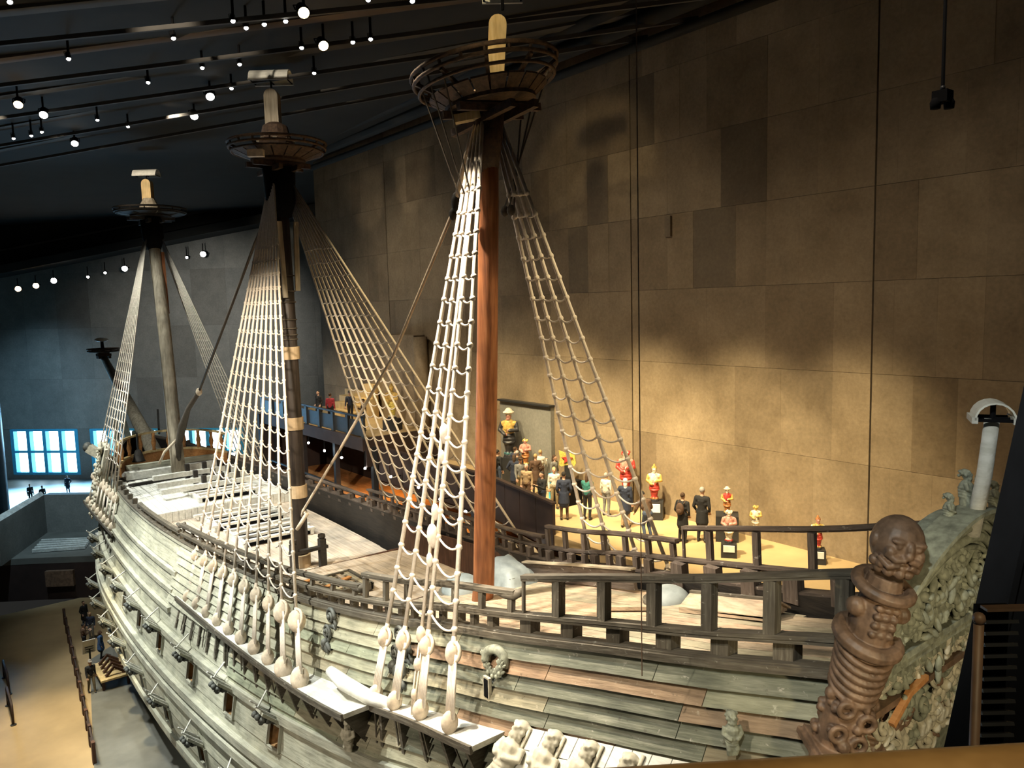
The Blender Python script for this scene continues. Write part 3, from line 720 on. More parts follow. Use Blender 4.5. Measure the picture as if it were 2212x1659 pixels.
def head(parent, p0, p1, w, d, mt, ang=0.0):
    """squared masthead with a rounded end"""
    p0, p1 = Vector(p0), Vector(p1); L = (p1 - p0).length; M = rot_to(p1 - p0, (math.cos(ang), math.sin(ang), 0))
    prof = [(-w/2, 0), (w/2, 0)] + [(w/2 * math.cos(PI * i / 8), L - w/2 + w/2 * math.sin(PI * i / 8)) for i in range(9)]
    poly = [p0 + M @ Vector((x, -d/2, z)) for x, z in prof]
    MB().prism(poly, M @ Vector((0, d, 0))).build('masthead', mt, parent)
CAMANG = math.atan2(-0.621, 0.784)       # sideways axis facing the gallery visitors
# mizzen
mz = empty('mizzen_mast', ship)
spar('spar', [(0, 0.2, -1.0), (0, 0, 0), (0, -0.45, 6), (0, -0.85, 12), (0, -1.0, 15.6)], [0.345, 0.345, 0.33, 0.30, 0.28], MT['mizzen'], mz)
spar('cheek', [(0, -0.86, 12.9), (0, -0.93, 13.8), (0, -1.0, 14.7)], [0.30, 0.40, 0.46], MT['top'], mz)
Mt = Matrix.Rotation(math.radians(-9), 3, Vector((0.621, 0.784, 0)))
fighting_top(mz, (0.05, -1.0, 14.85), 1.35, 2.1, 0.8, Mt, MT['top'], 20, 0.4)
head(mz, (0, -1.3, 15.2), (0, -1.55, 17.15), 0.50, 0.42, MT['pine'], CAMANG)
MB().beam((0.0, -1.45, 15.2), (0, -1.75, 15.25), 0.6, 0.16).build('head_band', MT['top'], mz)
hood(mz, (0, -1.75, 17.62), 1.15, 0.42, CAMANG)
MB().beam((-1.0, -0.6, 14.35), (-0.35, -1.0, 14.5), 0.35, 0.22).build('pale_chock', MT['pine'], mz)
# main
mm_ = empty('main_mast', ship)
spar('spar', [(0, 14.85, -3.1), (0, 14.75, 4), (0, 14.8, 10), (0, 14.95, 15.6)], [0.37, 0.36, 0.33, 0.32], MT['main'], mm_)
spar('cheek', [(0, 14.86, 13.2), (0, 14.9, 14.0), (0, 14.95, 15.4)], [0.42, 0.66, 0.72], MT['black'], mm_)
for z in (7.07, 3.79, 0.57, -2.77):
    MB().tube([(0, 14.77, z - 0.29), (0, 14.77, z + 0.29)], 0.43, 20).build('mast_band', MT['band'], mm_)
for z in (10.6, 9.9, 9.4, 8.6, 8.2, 7.9, 7.7):
    MB().torus((0, 14.78, z), 0.36, 0.035, None, 20, 6).build('rope_hoop', MT['rope_dark'], mm_, smooth=True)
for s, z0, z1 in ((-0.3, 9.6, 13.0), (0.34, 9.9, 13.0)):
    MB().beam((s * 0.9, 14.6 - abs(s), z0), (s * 1.2, 14.65 - abs(s), z1), 0.22, 0.10, (0, 1, 0)).build('mast_fish', MT['fore'], mm_)
fighting_top(mm_, (0, 14.95, 15.75), 1.2, 2.1, 0.55, Matrix.Identity(3), MT['top'], 18)
b = MB(); b.lathe((0, 15.1, 16.0), [(0.75, 0), (0.78, 0.5), (0.62, 1.0), (0.55, 1.3), (0.30, 1.45)], 14)
b.build('cap_pedestal', MT['top'], mm_)
for i in range(8):
    for k in range(2):
        a = 2 * PI * i / 8 + k * 0.35
        MB().box((0.76 * math.cos(a), 15.1 + 0.76 * math.sin(a), 16.3 + k * 0.35), (0.14, 0.14, 0.12)).build('peg', MT['fore'], mm_)
head(mm_, (0, 15.25, 17.3), (0, 15.25, 18.95), 0.62, 0.5, MT['fore'], CAMANG)
hood(mm_, (0, 15.28, 19.3), 1.75, 0.5, CAMANG)
MB().beam((-1.75, 13.9, 15.75), (-1.2, 13.5, 15.75), 0.3, 0.3).build('chock', MT['block'], mm_)
# fore
fm = empty('fore_mast', ship)
spar('spar', [(0, 35.2, -2.2), (0, 35.6, 0), (0, 36.4, 8), (0, 37.2, 12), (0, 37.8, 15.6)], [0.46, 0.45, 0.42, 0.39, 0.36], MT['fore'], fm)
spar('cheek', [(0, 37.4, 13.4), (0, 37.6, 14.2), (0, 37.8, 15.5)], [0.42, 0.68, 0.72], MT['black'], fm)
MB().beam((0.38, 36.9, 9.0), (0.42, 37.35, 13.2), 0.2, 0.5, (0, 1, 0)).build('mast_fish', MT['mizzen'], fm)
fighting_top(fm, (0, 37.8, 15.7), 1.3, 2.25, 0.25, Matrix.Identity(3), MT['dark'], 16)
MB().lathe((0, 38.0, 15.9), [(0.7, 0), (0.62, 0.5), (0.36, 1.0)], 14).build('cap_pedestal', MT['fore'], fm)
head(fm, (0, 38.15, 16.7), (0, 38.15, 18.2), 0.62, 0.5, MT['pine'], CAMANG)
hood(fm, (0, 38.2, 18.45), 1.6, 0.42, CAMANG)
# bowsprit with its own little top
bs = empty('bowsprit', ship)
spar('spar', [(0, 40.5, -1.7), (0, 49, 1.75), (0, 58, 5.4)], [0.55, 0.46, 0.28], MT['fore'], bs)
fighting_top(bs, (0, 57.6, 5.7), 0.5, 1.25, 0.12, Matrix.Identity(3), MT['top'], 10)
spar('topmast', [(0, 57.8, 5.6), (0, 57.9, 6.7)], [0.16, 0.13], MT['dark'], bs)
b = MB(); b.ball((0, 57.9, 6.85), (0.6, 0.6, 0.2), 12, 6); b.build('hood', MT['hood'], bs, smooth=True)
for dz in (-0.25, 0.1):
    MB().sweep([(0.5, 42.0, 0.3 + dz), (0.9, 43.6, 1.6 + dz)], 0.14, 0.1).build('gammoning_rope', MT['dark'], bs)

# ------------------------------------------------------------------ channels
def channel(side, y0, y1, xo, mt_top):
    ch = empty('channel', ship)
    n = 12; rows = []
    for i in range(n + 1):
        y = y0 + (y1 - y0) * i / n; z = cC(y) - 2.15; xi = hb(y, 2.15) - 0.05
        rows.append([(side * xi, y, z - 0.1), (side * xi, y, z + 0.04), (side * xo, y, z + 0.04), (side * xo, y, z - 0.1)])
    vs = [p for r in rows for p in r]; fs = []
    for i in range(n):
        for j in range(4):
            q = (4*i+j, 4*i+(j+1) % 4, 4*i+4+(j+1) % 4, 4*i+4+j); fs.append(q if side * (y1 - y0) > 0 else q[::-1])
    fs += [(0, 1, 2, 3), (4*n+3, 4*n+2, 4*n+1, 4*n)]
    MB().add(vs, fs).build('channel_board', mt_top, ch)
    b = MB()
    MB().sweep([(side * (xo + 0.03), y0 + (y1 - y0) * i / n, cC(y0 + (y1 - y0) * i / n) - 2.2) for i in range(n + 1)], 0.08, 0.18).build('edge_strip', MT['rail'], ch)
    m = int(abs(y1 - y0) / 0.95)
    for k in range(m):
        y = y0 + (y1 - y0) * (k + 0.5) / m; z = cC(y) - 2.25
        xi = hb(y, 3.4)
        MB().prism([(side * (xo - 0.1), y, z), (side * (hb(y, 2.2)), y, z), (side * xi, y, z - 1.1), (side * (xi + 0.06), y, z - 1.15)], (0, 0.14, 0)).build('channel_knee', MT['rail'], ch)
    return ch
channel(-1, 15.8, -0.9, 5.45, MT['white']); channel(1, 15.8, -0.9, 5.45, MT['rail_far'])
channel(-1, 0.25, -5.8, 4.6, MT['white']); channel(1, 0.25, -5.8, 4.6, MT['rail_far'])
channel(-1, 38.5, 29.5, 5.35, MT['hull']); channel(1, 38.5, 29.5, 5.35, MT['rail_far'])
# boomkin timber lying at the aft end of the main channel
b = MB(); b.tube([(-4.75, 1.35, -1.75), (-4.85, 0.2, -1.65), (-4.6, -0.9, -1.75), (-4.3, -1.9, -1.7)], [0.16, 0.22, 0.2, 0.16], 10)
b.build('boomkin', MT['white'], ship, smooth=True)

# ------------------------------------------------------------------ standing rigging
def heart_block(b, c, ax, r, M=None):
    """flat rounded block across the rope direction ax"""
    R = rot_to(ax, (0.3, 1, 0)); b.ball(c, (r * 0.55, r, r * 1.25), 10, 7, R)
def rigging(mast, side, tops, ys, xo, tl, rs, zr, dz, knots, mt, rl_mt, nseg=5):
    """a gang of shrouds with ratlines; every shroud ends in a tackle on the channel"""
    net = empty('shroud_net', ship)
    sh = []
    for i, y in enumerate(ys):
        foot = Vector((side * xo, y, cC(y) - 2.05)); top = Vector(tops[i])
        dirv = (top - foot).normalized(); low = foot + dirv * tl
        wob = [lerp(low, top, t) for t in (0, 0.33, 0.66, 1)]
        MB().tube(wob, rs, 7).build('shroud', mt, net, smooth=True)
        sh.append((low, top))
        tk = empty('tackle', ship)
        p0, p1 = foot + dirv * 0.18, foot + dirv * (tl - 0.2)
        b = MB(); bs_ = 1.35 if (mast == 'main' and i >= 8) else 1.0; heart_block(b, p1, dirv, 0.22 * bs_); b.torus(p1 + dirv * 0.03, 0.24 * bs_, 0.05, rot_to(dirv.cross(Vector((0, 1, 0.2))), (0, 1, 0)), 14, 6)
        b.tube([p1 + dirv * 0.1, p1 + dirv * 0.42], [0.1, 0.06], 7)
        b.build('upper_block', MT['block'], tk, smooth=True)
        b = MB(); heart_block(b, p0, dirv, 0.22 * bs_); b.build('lower_block', MT['block'], tk, smooth=True)
        b = MB(); sdv = dirv.cross(Vector((side, 0, 0))).normalized()
        for q in (-0.16, -0.08, 0.0, 0.08, 0.16):
            b.tube([p0 + sdv * q * bs_ + dirv * 0.08, p1 + sdv * q * 0.75 * bs_ - dirv * 0.02], 0.036, 5)
        b.build('lanyard', mt, tk, smooth=True)
        MB().sweep([foot - Vector((0, 0, 0.05)), Vector((side * (hb(y, 3.3) + 0.05), y, cC(y) - 3.3))], 0.06, 0.03).build('chain_plate', MT['rail'], tk)
    z = zr[0]; k = 0
    while z < zr[1]:
        pts = []
        kb = MB()
        for i, (lo, tp) in enumerate(sh):
            t = (z + 0.02 * random.uniform(-1, 1) - lo.z) / (tp.z - lo.z)
            if t < 0.02 or t > 0.97: continue
            pts.append(lerp(lo, tp, t))
        if len(pts) >= 2:
            path = []
            for i in range(len(pts) - 1):
                a, c = pts[i], pts[i + 1]; sag = 0.20 * min(1.2, (c - a).length) * random.uniform(0.75, 1.25)
                for j in range(nseg):
                    t = j / nseg; p = lerp(a, c, t); p.z -= sag * 4 * t * (1 - t) * (0.5 if (c - a).length < 0.3 else 1); path.append(p)
            path.append(pts[-1])
            rb = MB().tube(path, rs * 0.50, 5)
            if knots:
                for p in pts: rb.ball(p, rs * 1.5, 7, 5)
            rb.build('ratline', rl_mt, net, smooth=True)
        z += dz
    return sh
ym = [14.6 - i * (14.6 - 2.4) / 9 for i in range(10)]
for side in (-1, 1):
    rigging('main', side, [(side * 0.45, 15.3 - 0.09 * i, 14.4 + 0.03 * i) for i in range(10)], ym, 5.3, 2.15, 0.052, (-1.4, 12.2), 0.6, side < 0, MT['rope'] if side > 0 else MT['rope_pale'], MT['rope_pale'])
yz = [-0.9, -2.0, -3.35, -4.7]
for side in (-1, 1):
    rigging('mizzen', side, [(side * 0.34, -0.75 - 0.12 * i, 14.3) for i in range(4)], yz, 4.5, 1.95, 0.062, (-0.1, 12.4), 0.62, True, MT['rope_pale'], MT['rope_pale'], 7)
yf = [37.4 - i * (37.4 - 30.2) / 7 for i in range(8)]
for side in (-1, 1):
    rigging('fore', side, [(side * 0.45, 38.0 - 0.09 * i, 14.3) for i in range(8)], yf, 5.25, 2.0, 0.040, (0, 13), 0.6, False, MT['rope_pale'], MT['rope_pale'], 3)
# futtock shrouds under the mizzen top
fsn = empty('futtock_shrouds', ship)
for side in (-1, 1):
    for i in range(3):
        p = Vector((side * 0.75, -0.6 - 0.25 * i, 11.9)); a = (PI if side < 0 else 0) + (i - 1) * 0.3
        q = Mt @ Vector((2.05 * math.cos(a), 2.05 * math.sin(a), 0.8)) + Vector((0.05, -1.0, 14.95))
        MB().tube([p, q], 0.026, 5).build('futtock_rope', MT['rope_dark'], fsn)
    for i in range(2):
        MB().ball((side * 0.72, -0.7 - 0.3 * i, 11.85), (0.13, 0.13, 0.17), 8, 6).build('heart', MT['rope_dark'], fsn, smooth=True)
# stays
st = empty('mizzen_stay', ship)
MB().tube([(-0.1, -0.64, 15.0), (-0.1, 0.0, 13.7), (-0.05, 0.75, 12.4)], 0.075, 8).build('stay_collar', MT['rope'], st, smooth=True)
b = MB(); b.ball((-0.05, 0.8, 12.25), (0.14, 0.14, 0.32), 10, 7); b.ball((-0.05, 0.98, 11.9), (0.12, 0.12, 0.2), 10, 7); b.build('stay_block', MT['dark'], st, smooth=True)
MB().tube([(-0.05, 0.95, 12.0), (0, 5.2, 7.3), (0, 10, 3.2), (0, 14.3, -0.3), (0, 14.6, -0.8)], 0.06, 7).build('stay_rope', MT['rope'], st, smooth=True)
MB().tube([(0.1, 14.3, -0.4), (0, 13.8, -0.3), (-0.2, 14.6, -1.2)], 0.1, 7).build('stay_lashing', MT['rope'], st, smooth=True)
st = empty('main_stay', ship)
MB().tube([(0, 15.5, 14.3), (0, 18.4, 12.4), (0, 24, 8.2), (0, 29.4, 4.2)], 0.075, 7).build('stay_rope', MT['rope_dark'], st, smooth=True)
MB().ball((0, 29.4, 4.2), (0.2, 0.25, 0.25), 8, 6).build('stay_mouse', MT['rope'], st, smooth=True)
MB().tube([(0, 29.5, 4.15), (0, 32.0, 2.9), (0, 33.6, 1.6), (0, 34.9, 0.2), (0, 35.1, -1.0)], [0.14, 0.16, 0.28, 0.22, 0.12], 8).build('stay_heart_lashing', MT['rope_dark'], st, smooth=True)
MB().tube([(-0.1, 34.8, 0.6), (-0.9, 35.0, -0.2), (-1.2, 35.3, -1.0)], 0.09, 6).build('stay_tail', MT['rope'], st, smooth=True)
# tackle pendant hanging among the mizzen shrouds
pt = empty('pendant_tackle', ship)
MB().tube([(-0.4, -0.95, 13.8), (-2.6, -2.0, 6.0), (-4.1, -2.9, 0.6)], 0.05, 7).build('pendant', MT['rope_pale'], pt, smooth=True)
for t, r in ((0.0, 0.16), (0.5, 0.13), (1.0, 0.11)):
    MB().ball(lerp((-4.1, -2.9, 0.6), (-4.4, -2.95, -0.9), t), (r * 0.8, r, r * 1.5), 9, 7).build('pendant_block', MT['block'], pt, smooth=True)
b = MB()
for q in (-0.07, 0.07): b.tube([(-4.1, -2.9 + q, 0.5), (-4.4, -2.95 + q, -0.9), (-4.5, -2.95, -1.4)], 0.03, 5)
b.build('pendant_fall', MT['rope'], pt, smooth=True)
for zc_, rr_ in ((5.6, 0.17), (5.0, 0.12), (3.6, 0.14), (3.0, 0.2), (2.4, 0.12)):
    t = (13.8 - zc_) / 13.2
    MB().ball(lerp((-0.4, -0.95, 13.8), (-4.1, -2.9, 0.6), t), (rr_ * 0.7, rr_, rr_ * 1.7), 9, 7).build('pendant_bead', MT['rope_pale'], pt, smooth=True)

# ------------------------------------------------------------------ gun ports
UP = [(4.9, 4.55), (8.6, 4.55), (12.8, 4.55), (17.3, 4.55), (21.0, 4.55), (24.5, 4.55), (27.9, 4.55), (31.4, 4.55), (34.8, 4.55)]
LO = [(7.2, 7.6), (11.5, 7.6), (16.2, 7.6), (20.6, 7.6), (24.8, 7.6), (28.0, 7.6), (31.4, 7.6), (35.0, 7.6)]
def lion_mask():
    b = MB(); b.ball((0, 0, 0), (0.14, 0.26, 0.26), 10, 7); b.ball((-0.13, 0, -0.05), (0.1, 0.11, 0.09), 8, 6)
    for k in range(9):
        a = 2 * PI * k / 9; b.ball((0.03, 0.28 * math.cos(a), 0.28 * math.sin(a)), 0.10, 7, 5)
    for s in (-1, 1): b.ball((-0.11, s * 0.1, 0.09), 0.045, 6, 4)
    return b.mesh('lion_mask', MT['carve_dark'], True)
LION = lion_mask()
for (y, d) in UP + LO:
    gp = empty('gun_port', ship)
    w, h, dep = 0.43, 0.43, 0.6
    c = [hp(y - w, d - h), hp(y + w, d - h), hp(y + w, d + h), hp(y - w, d + h)]
    inn = Vector((dep, 0, 0)); b = MB()
    ci = [p + inn for p in c]
    b.add(c + ci, [(0, 4, 5, 1), (1, 5, 6, 2), (2, 6, 7, 3), (3, 7, 4, 0), (4, 7, 6, 5)]); b.build('port_lining', MT['port_in'], gp)
    b = MB()
    for i in range(4):
        p, q = c[i] + Vector((-0.03, 0, 0)), c[(i + 1) % 4] + Vector((-0.03, 0, 0)); b.sweep([p, q], 0.1, 0.1, (1, 0, 0))
    b.build('port_frame', MT['wale'], gp)
    H = hp(y, d - h - 0.12, -1, 0.08); out = Vector((-0.74, 0, 0.67)).normalized()
    lid = MB(); pl = [H + Vector((0, -w, 0)), H + Vector((0, w, 0)), H + Vector((0, w, 0)) + out * 0.74, H + Vector((0, -w, 0)) + out * 0.74]
    lid.prism(pl, Vector((0.05, 0, 0.09))); lo = lid.build('port_lid', MT['wale'], gp)
    mo = link('lion_mask', LION, lo); mo.location = (H + out * 0.5 + Vector((-0.04, 0, -0.12))) * K; mo.rotation_euler = (0, math.radians(-58), 0)
    b = MB()
    for s in (-0.25, 0.25): b.sweep([H + Vector((0.06, s, 0.14)), H + Vector((0.06, s, 0.14)) + out * 1.0], 0.08, 0.04)
    b.sweep([H + Vector((0.06, -0.25, 0.16)) + out * 0.9, hp(y + 0.9, d - h - 0.9, -1, 0.02)], 0.045, 0.045)
    b.build('lid_strap', MT['white'], lo)
# ------------------------------------------------------------------ carved work
import bmesh
def remesh(mb, name, mats, voxel, smooth_it=2, k=K, labels=None):
    """fuse overlapping closed pieces of mb into one continuous skin; labels = [(p0, p1, radius, material index)] colours it"""
    me = mb.mesh(name + '_raw', MT['black'], False, 1.0)
    bm = bmesh.new(); bm.from_mesh(me); bmesh.ops.recalc_face_normals(bm, faces=bm.faces[:]); bm.to_mesh(me); bm.free()
    ob = bpy.data.objects.new('tmp', me); COL.objects.link(ob)
    md = ob.modifiers.new('r', 'REMESH'); md.mode = 'VOXEL'; md.voxel_size = voxel; md.use_smooth_shade = True
    if smooth_it:
        ms = ob.modifiers.new('s', 'SMOOTH'); ms.iterations = smooth_it; ms.factor = 0.5
    dg = bpy.context.evaluated_depsgraph_get(); dg.update()
    out = bpy.data.meshes.new_from_object(ob.evaluated_get(dg))
    bpy.data.objects.remove(ob); bpy.data.meshes.remove(me)
    out.name = name; out.materials.clear()
    for mt in (mats if isinstance(mats, (list, tuple)) else [mats]): out.materials.append(mt)
    n = len(out.polygons)
    if labels and n:
        c = np.empty(n * 3); out.polygons.foreach_get('center', c); c = c.reshape(-1, 3)
        best = np.full(n, 1e9); idx = np.zeros(n, int)
        for p0, p1, r, li in labels:
            p0, p1 = np.array(p0, float), np.array(p1, float); ab = p1 - p0; L2 = ab @ ab
            t = np.clip(((c - p0) @ ab) / L2, 0, 1) if L2 > 1e-12 else np.zeros(n)
            dd = np.linalg.norm(c - (p0 + t[:, None] * ab), axis=1) - r
            m_ = dd < best; best[m_] = dd[m_]; idx[m_] = li
        out.polygons.foreach_set('material_index', idx.astype(np.int32))
    out.polygons.foreach_set('use_smooth', [True] * n)
    if k != 1.0: out.transform(Matrix.Scale(k, 4))
    out.update(); return out

def scroll_mesh(name, mt, turns=1.6, R=0.22, r=0.055, leaf=True):
    b = MB(); pts = []; rad = []
    for i in range(26):
        t = i / 25; a = t * turns * 2 * PI; q = R * (1 - 0.82 * t)
        pts.append((q * math.cos(a), -0.05 - 0.05 * t, q * math.sin(a))); rad.append(r * (1 - 0.4 * t))
    b.tube(pts, rad, 7); b.ball(pts[-1], r * 1.3, 8, 6)
    if leaf:
        for k in range(3):
            a = -0.5 - 0.55 * k
            b.ball((R * math.cos(a) * 1.25, -0.05, R * math.sin(a) * 1.25), (0.055, 0.05, 0.13), 8, 6, Matrix.Rotation(a, 3, 'Y'))
    return b.mesh(name, mt, True)
def acanthus_mesh(name, mt, s=1.0):
    b = MB()
    for k in range(5):
        a = (k - 2) * 0.5
        b.ball((0.16 * s * math.sin(a), -0.04 - 0.02 * (k % 2), 0.16 * s * math.cos(a)), (0.06 * s, 0.06 * s, 0.15 * s), 8, 6, Matrix.Rotation(a, 3, 'Y'))
    b.ball((0, -0.07, 0.02), 0.09 * s, 8, 6)
    return b.mesh(name, mt, True)
def rosette_mesh(name, mt):
    b = MB(); b.ball((0, -0.09, 0), 0.07, 8, 6)
    for k in range(6):
        a = 2 * PI * k / 6; b.ball((0.12 * math.cos(a), -0.05, 0.12 * math.sin(a)), (0.075, 0.05, 0.075), 7, 5)
    return b.mesh(name, mt, True)
def figure_mesh(name, mt, mats=None):
    """small carved figure in the round about one unit tall, base at z=0, facing -y"""
    b = MB()
    b.tube([(0, 0, 0), (0, 0, 0.2), (0, -0.02, 0.42), (0, -0.02, 0.62), (0, 0, 0.74)], [0.10, 0.13, 0.15, 0.17, 0.08], 10)
    b.ball((0, -0.02, 0.87), (0.10, 0.11, 0.13), 10, 8); b.ball((0, 0.02, 0.92), (0.12, 0.12, 0.10), 10, 8); b.ball((0, -0.135, 0.87), (0.028, 0.035, 0.04), 6, 5); b.ball((0, -0.10, 0.78), (0.07, 0.06, 0.06), 8, 6)
    for k in range(9):
        a = 2 * PI * k / 9; b.ball((0.115 * math.cos(a), 0.03 + 0.115 * math.sin(a), 0.94 - 0.05 * (k % 3)), 0.045, 7, 5)
    for k in range(5):
        a = -PI * (k + 0.5) / 5; b.ball((0.085 * math.cos(a), 0.0 + 0.12 * math.sin(a), 0.755), 0.036, 7, 5)
    for s in (-1, 1): b.ball((s * 0.045, -0.115, 0.91), (0.035, 0.02, 0.016), 6, 5)
    for s in (-1, 1):
        b.tube([(s * 0.16, 0, 0.66), (s * 0.22, -0.04, 0.5), (s * 0.10, -0.17, 0.44)], [0.06, 0.05, 0.04], 8); b.ball((s * 0.08, -0.18, 0.44), 0.045, 7, 5)
        b.tube([(s * 0.07, -0.02, 0.3), (s * 0.09, -0.10, 0.16), (s * 0.08, -0.04, 0.0)], [0.08, 0.065, 0.05], 8)
    for k in range(4): b.torus((0, 0, 0.30 + 0.07 * k), 0.145 + 0.005 * k, 0.022, Matrix.Rotation(0.25, 3, 'X'), 14, 5)
    return remesh(b, name, mt, 0.018, 1)
SCROLL = {m_: scroll_mesh('carved_scroll', MT[m_]) for m_ in ('carve', 'carve_pale', 'carve_brown', 'carve_dark')}
LEAF = {m_: acanthus_mesh('carved_leaf', MT[m_]) for m_ in ('carve', 'carve_pale', 'carve_brown', 'carve_dark')}
ROSE = {m_: rosette_mesh('carved_rosette', MT[m_]) for m_ in ('carve', 'carve_pale', 'carve_brown')}
FIG = {m_: figure_mesh('carved_figure', MT[m_]) for m_ in ('carve', 'carve_pale', 'carve_brown', 'carve_dark')}
def put(me, name, parent, loc, rot=(0, 0, 0), s=1.0):
    o = link(name, me, parent, loc); o.rotation_euler = rot; o.scale = (s, s, s) if not isinstance(s, tuple) else s; return o

# raked transom: y as a function of height
def ty(z): return -13.36 - 0.22 * (z - 1.5)
def ttop(x): return 4.25 + 1.0 * max(0.0, 1 - (x / 2.0) ** 2) ** 0.8
tr = empty('transom', ship)
rows = []
for i in range(13):
    t = i / 12; rows.append([Vector((sx * (2.62 - 0.62 * t), ty(-0.5 + (ttop(sx * 2.0) + 0.5) * t), -0.5 + (ttop(sx * 2.0) + 0.5) * t)) for sx in np.linspace(-1, 1, 15)])
b = MB(); b.grid(rows); back = [[p + Vector((0, 0.5, 0)) for p in r] for r in rows]; b.grid(back, True)
b.grid([rows[-1], back[-1]]); b.grid([[r[0] for r in rows], [r[0] for r in back]], True); b.grid([[r[-1] for r in rows], [r[-1] for r in back]])
b.build('transom_board', MT['carve'], tr)
for off, r in ((0.0, 0.11), (-0.22, 0.07), (-0.42, 0.09), (-0.62, 0.05)):
    MB().tube([(x, ty(ttop(x) + off) - 0.06, ttop(x) + off) for x in np.linspace(-1.98, 1.98, 25)], r, 8).build('arch_moulding', MT['carve'], tr, smooth=True)
MB().sweep([(x, ty(ttop(x)) - 0.05, ttop(x) + 0.1) for x in np.linspace(-2.02, 2.02, 25)], 0.5, 0.07).build('arch_cap', MT['carve'], tr)
for z, hx, mt in ((3.2, 2.25, 'carve'), (3.05, 2.25, 'carve'), (2.3, 2.4, 'carve_brown')):
    MB().sweep([(-hx, ty(z) - 0.1, z), (hx, ty(z) - 0.1, z)], 0.3, 0.12).build('cornice', MT[mt], tr)
# modillions under the cornice
for i in range(17):
    x = -2.1 + i * 0.262; MB().box((x, ty(2.92) - 0.12, 2.9), (0.12, 0.2, 0.18)).build('modillion', MT['carve'], tr)
# ornament on three registers
for i in range(190):
    reg = i % 3; x = random.uniform(-2.0, 2.0)
    if reg == 0: z = random.uniform(3.4, ttop(x) - 0.62); m_ = 'carve'
    elif reg == 1: z = random.uniform(2.4, 2.85); m_ = random.choice(('carve', 'carve_pale'))
    else: z = random.uniform(0.4, 2.2); m_ = random.choice(('carve_pale', 'carve_pale', 'carve', 'carve_brown'))
    k_ = random.random(); rot = (math.radians(-13), random.uniform(0, 2 * PI), random.uniform(-0.3, 0.3)); p = (x, ty(z) - 0.02, z); sc = random.uniform(0.75, 1.35)
    if k_ < 0.42: put(SCROLL[m_], 'carved_scroll', tr, p, rot, sc)
    elif k_ < 0.85: put(LEAF[m_], 'carved_leaf', tr, p, rot, sc)
    else: put(ROSE[m_ if m_ in ROSE else 'carve'], 'carved_rosette', tr, p, rot, sc * 1.2)
for x, z, s, m_ in ((-1.45, 1.0, 1.2, 'carve_brown'), (-0.6, 0.9, 1.3, 'carve_pale'), (0.3, 0.9, 1.3, 'carve_pale'), (1.1, 0.9, 1.3, 'carve_pale'), (-1.3, 3.35, 0.85, 'carve'), (-0.4, 3.4, 1.0, 'carve'), (0.7, 3.45, 1.0, 'carve'),
                    (-0.9, 2.3, 0.7, 'carve'), (0.2, 2.3, 0.7, 'carve'), (1.2, 2.3, 0.75, 'carve')):
    put(FIG[m_], 'carved_figure', tr, (x, ty(z) - 0.16, z), (math.radians(-13), 0, random.uniform(-0.4, 0.4)), s)
# crowning lumps on the crest
for x, z, s in ((0.15, 5.3, 0.7), (0.8, 5.25, 0.6), (-0.5, 5.15, 0.55), (1.4, 5.0, 0.6)):
    put(FIG['carve'], 'crest_figure', tr, (x, ty(5.2) + 0.1, z), (0, random.uniform(-0.5, 0.5), 0.4), s)
# bare orange strip of new wood
MB().sweep([(-1.75, ty(2.35) - 0.27, 2.0), (-1.2, ty(2.4) - 0.28, 2.38), (-0.6, ty(2.4) - 0.28, 2.46)], 0.10, 0.10).build('repair_strip', MT['orange'], tr)
# flag staff with its hood
fs = empty('flag_staff', ship)
spar('staff', [(0.15, -14.2, 4.9), (0.05, -14.4, 6.0), (0.0, -14.5, 6.95)], [0.13, 0.12, 0.115], MT['white'], fs, 12)
hood(fs, (0.02, -14.5, 6.95), 0.62, 0.30, math.radians(28))

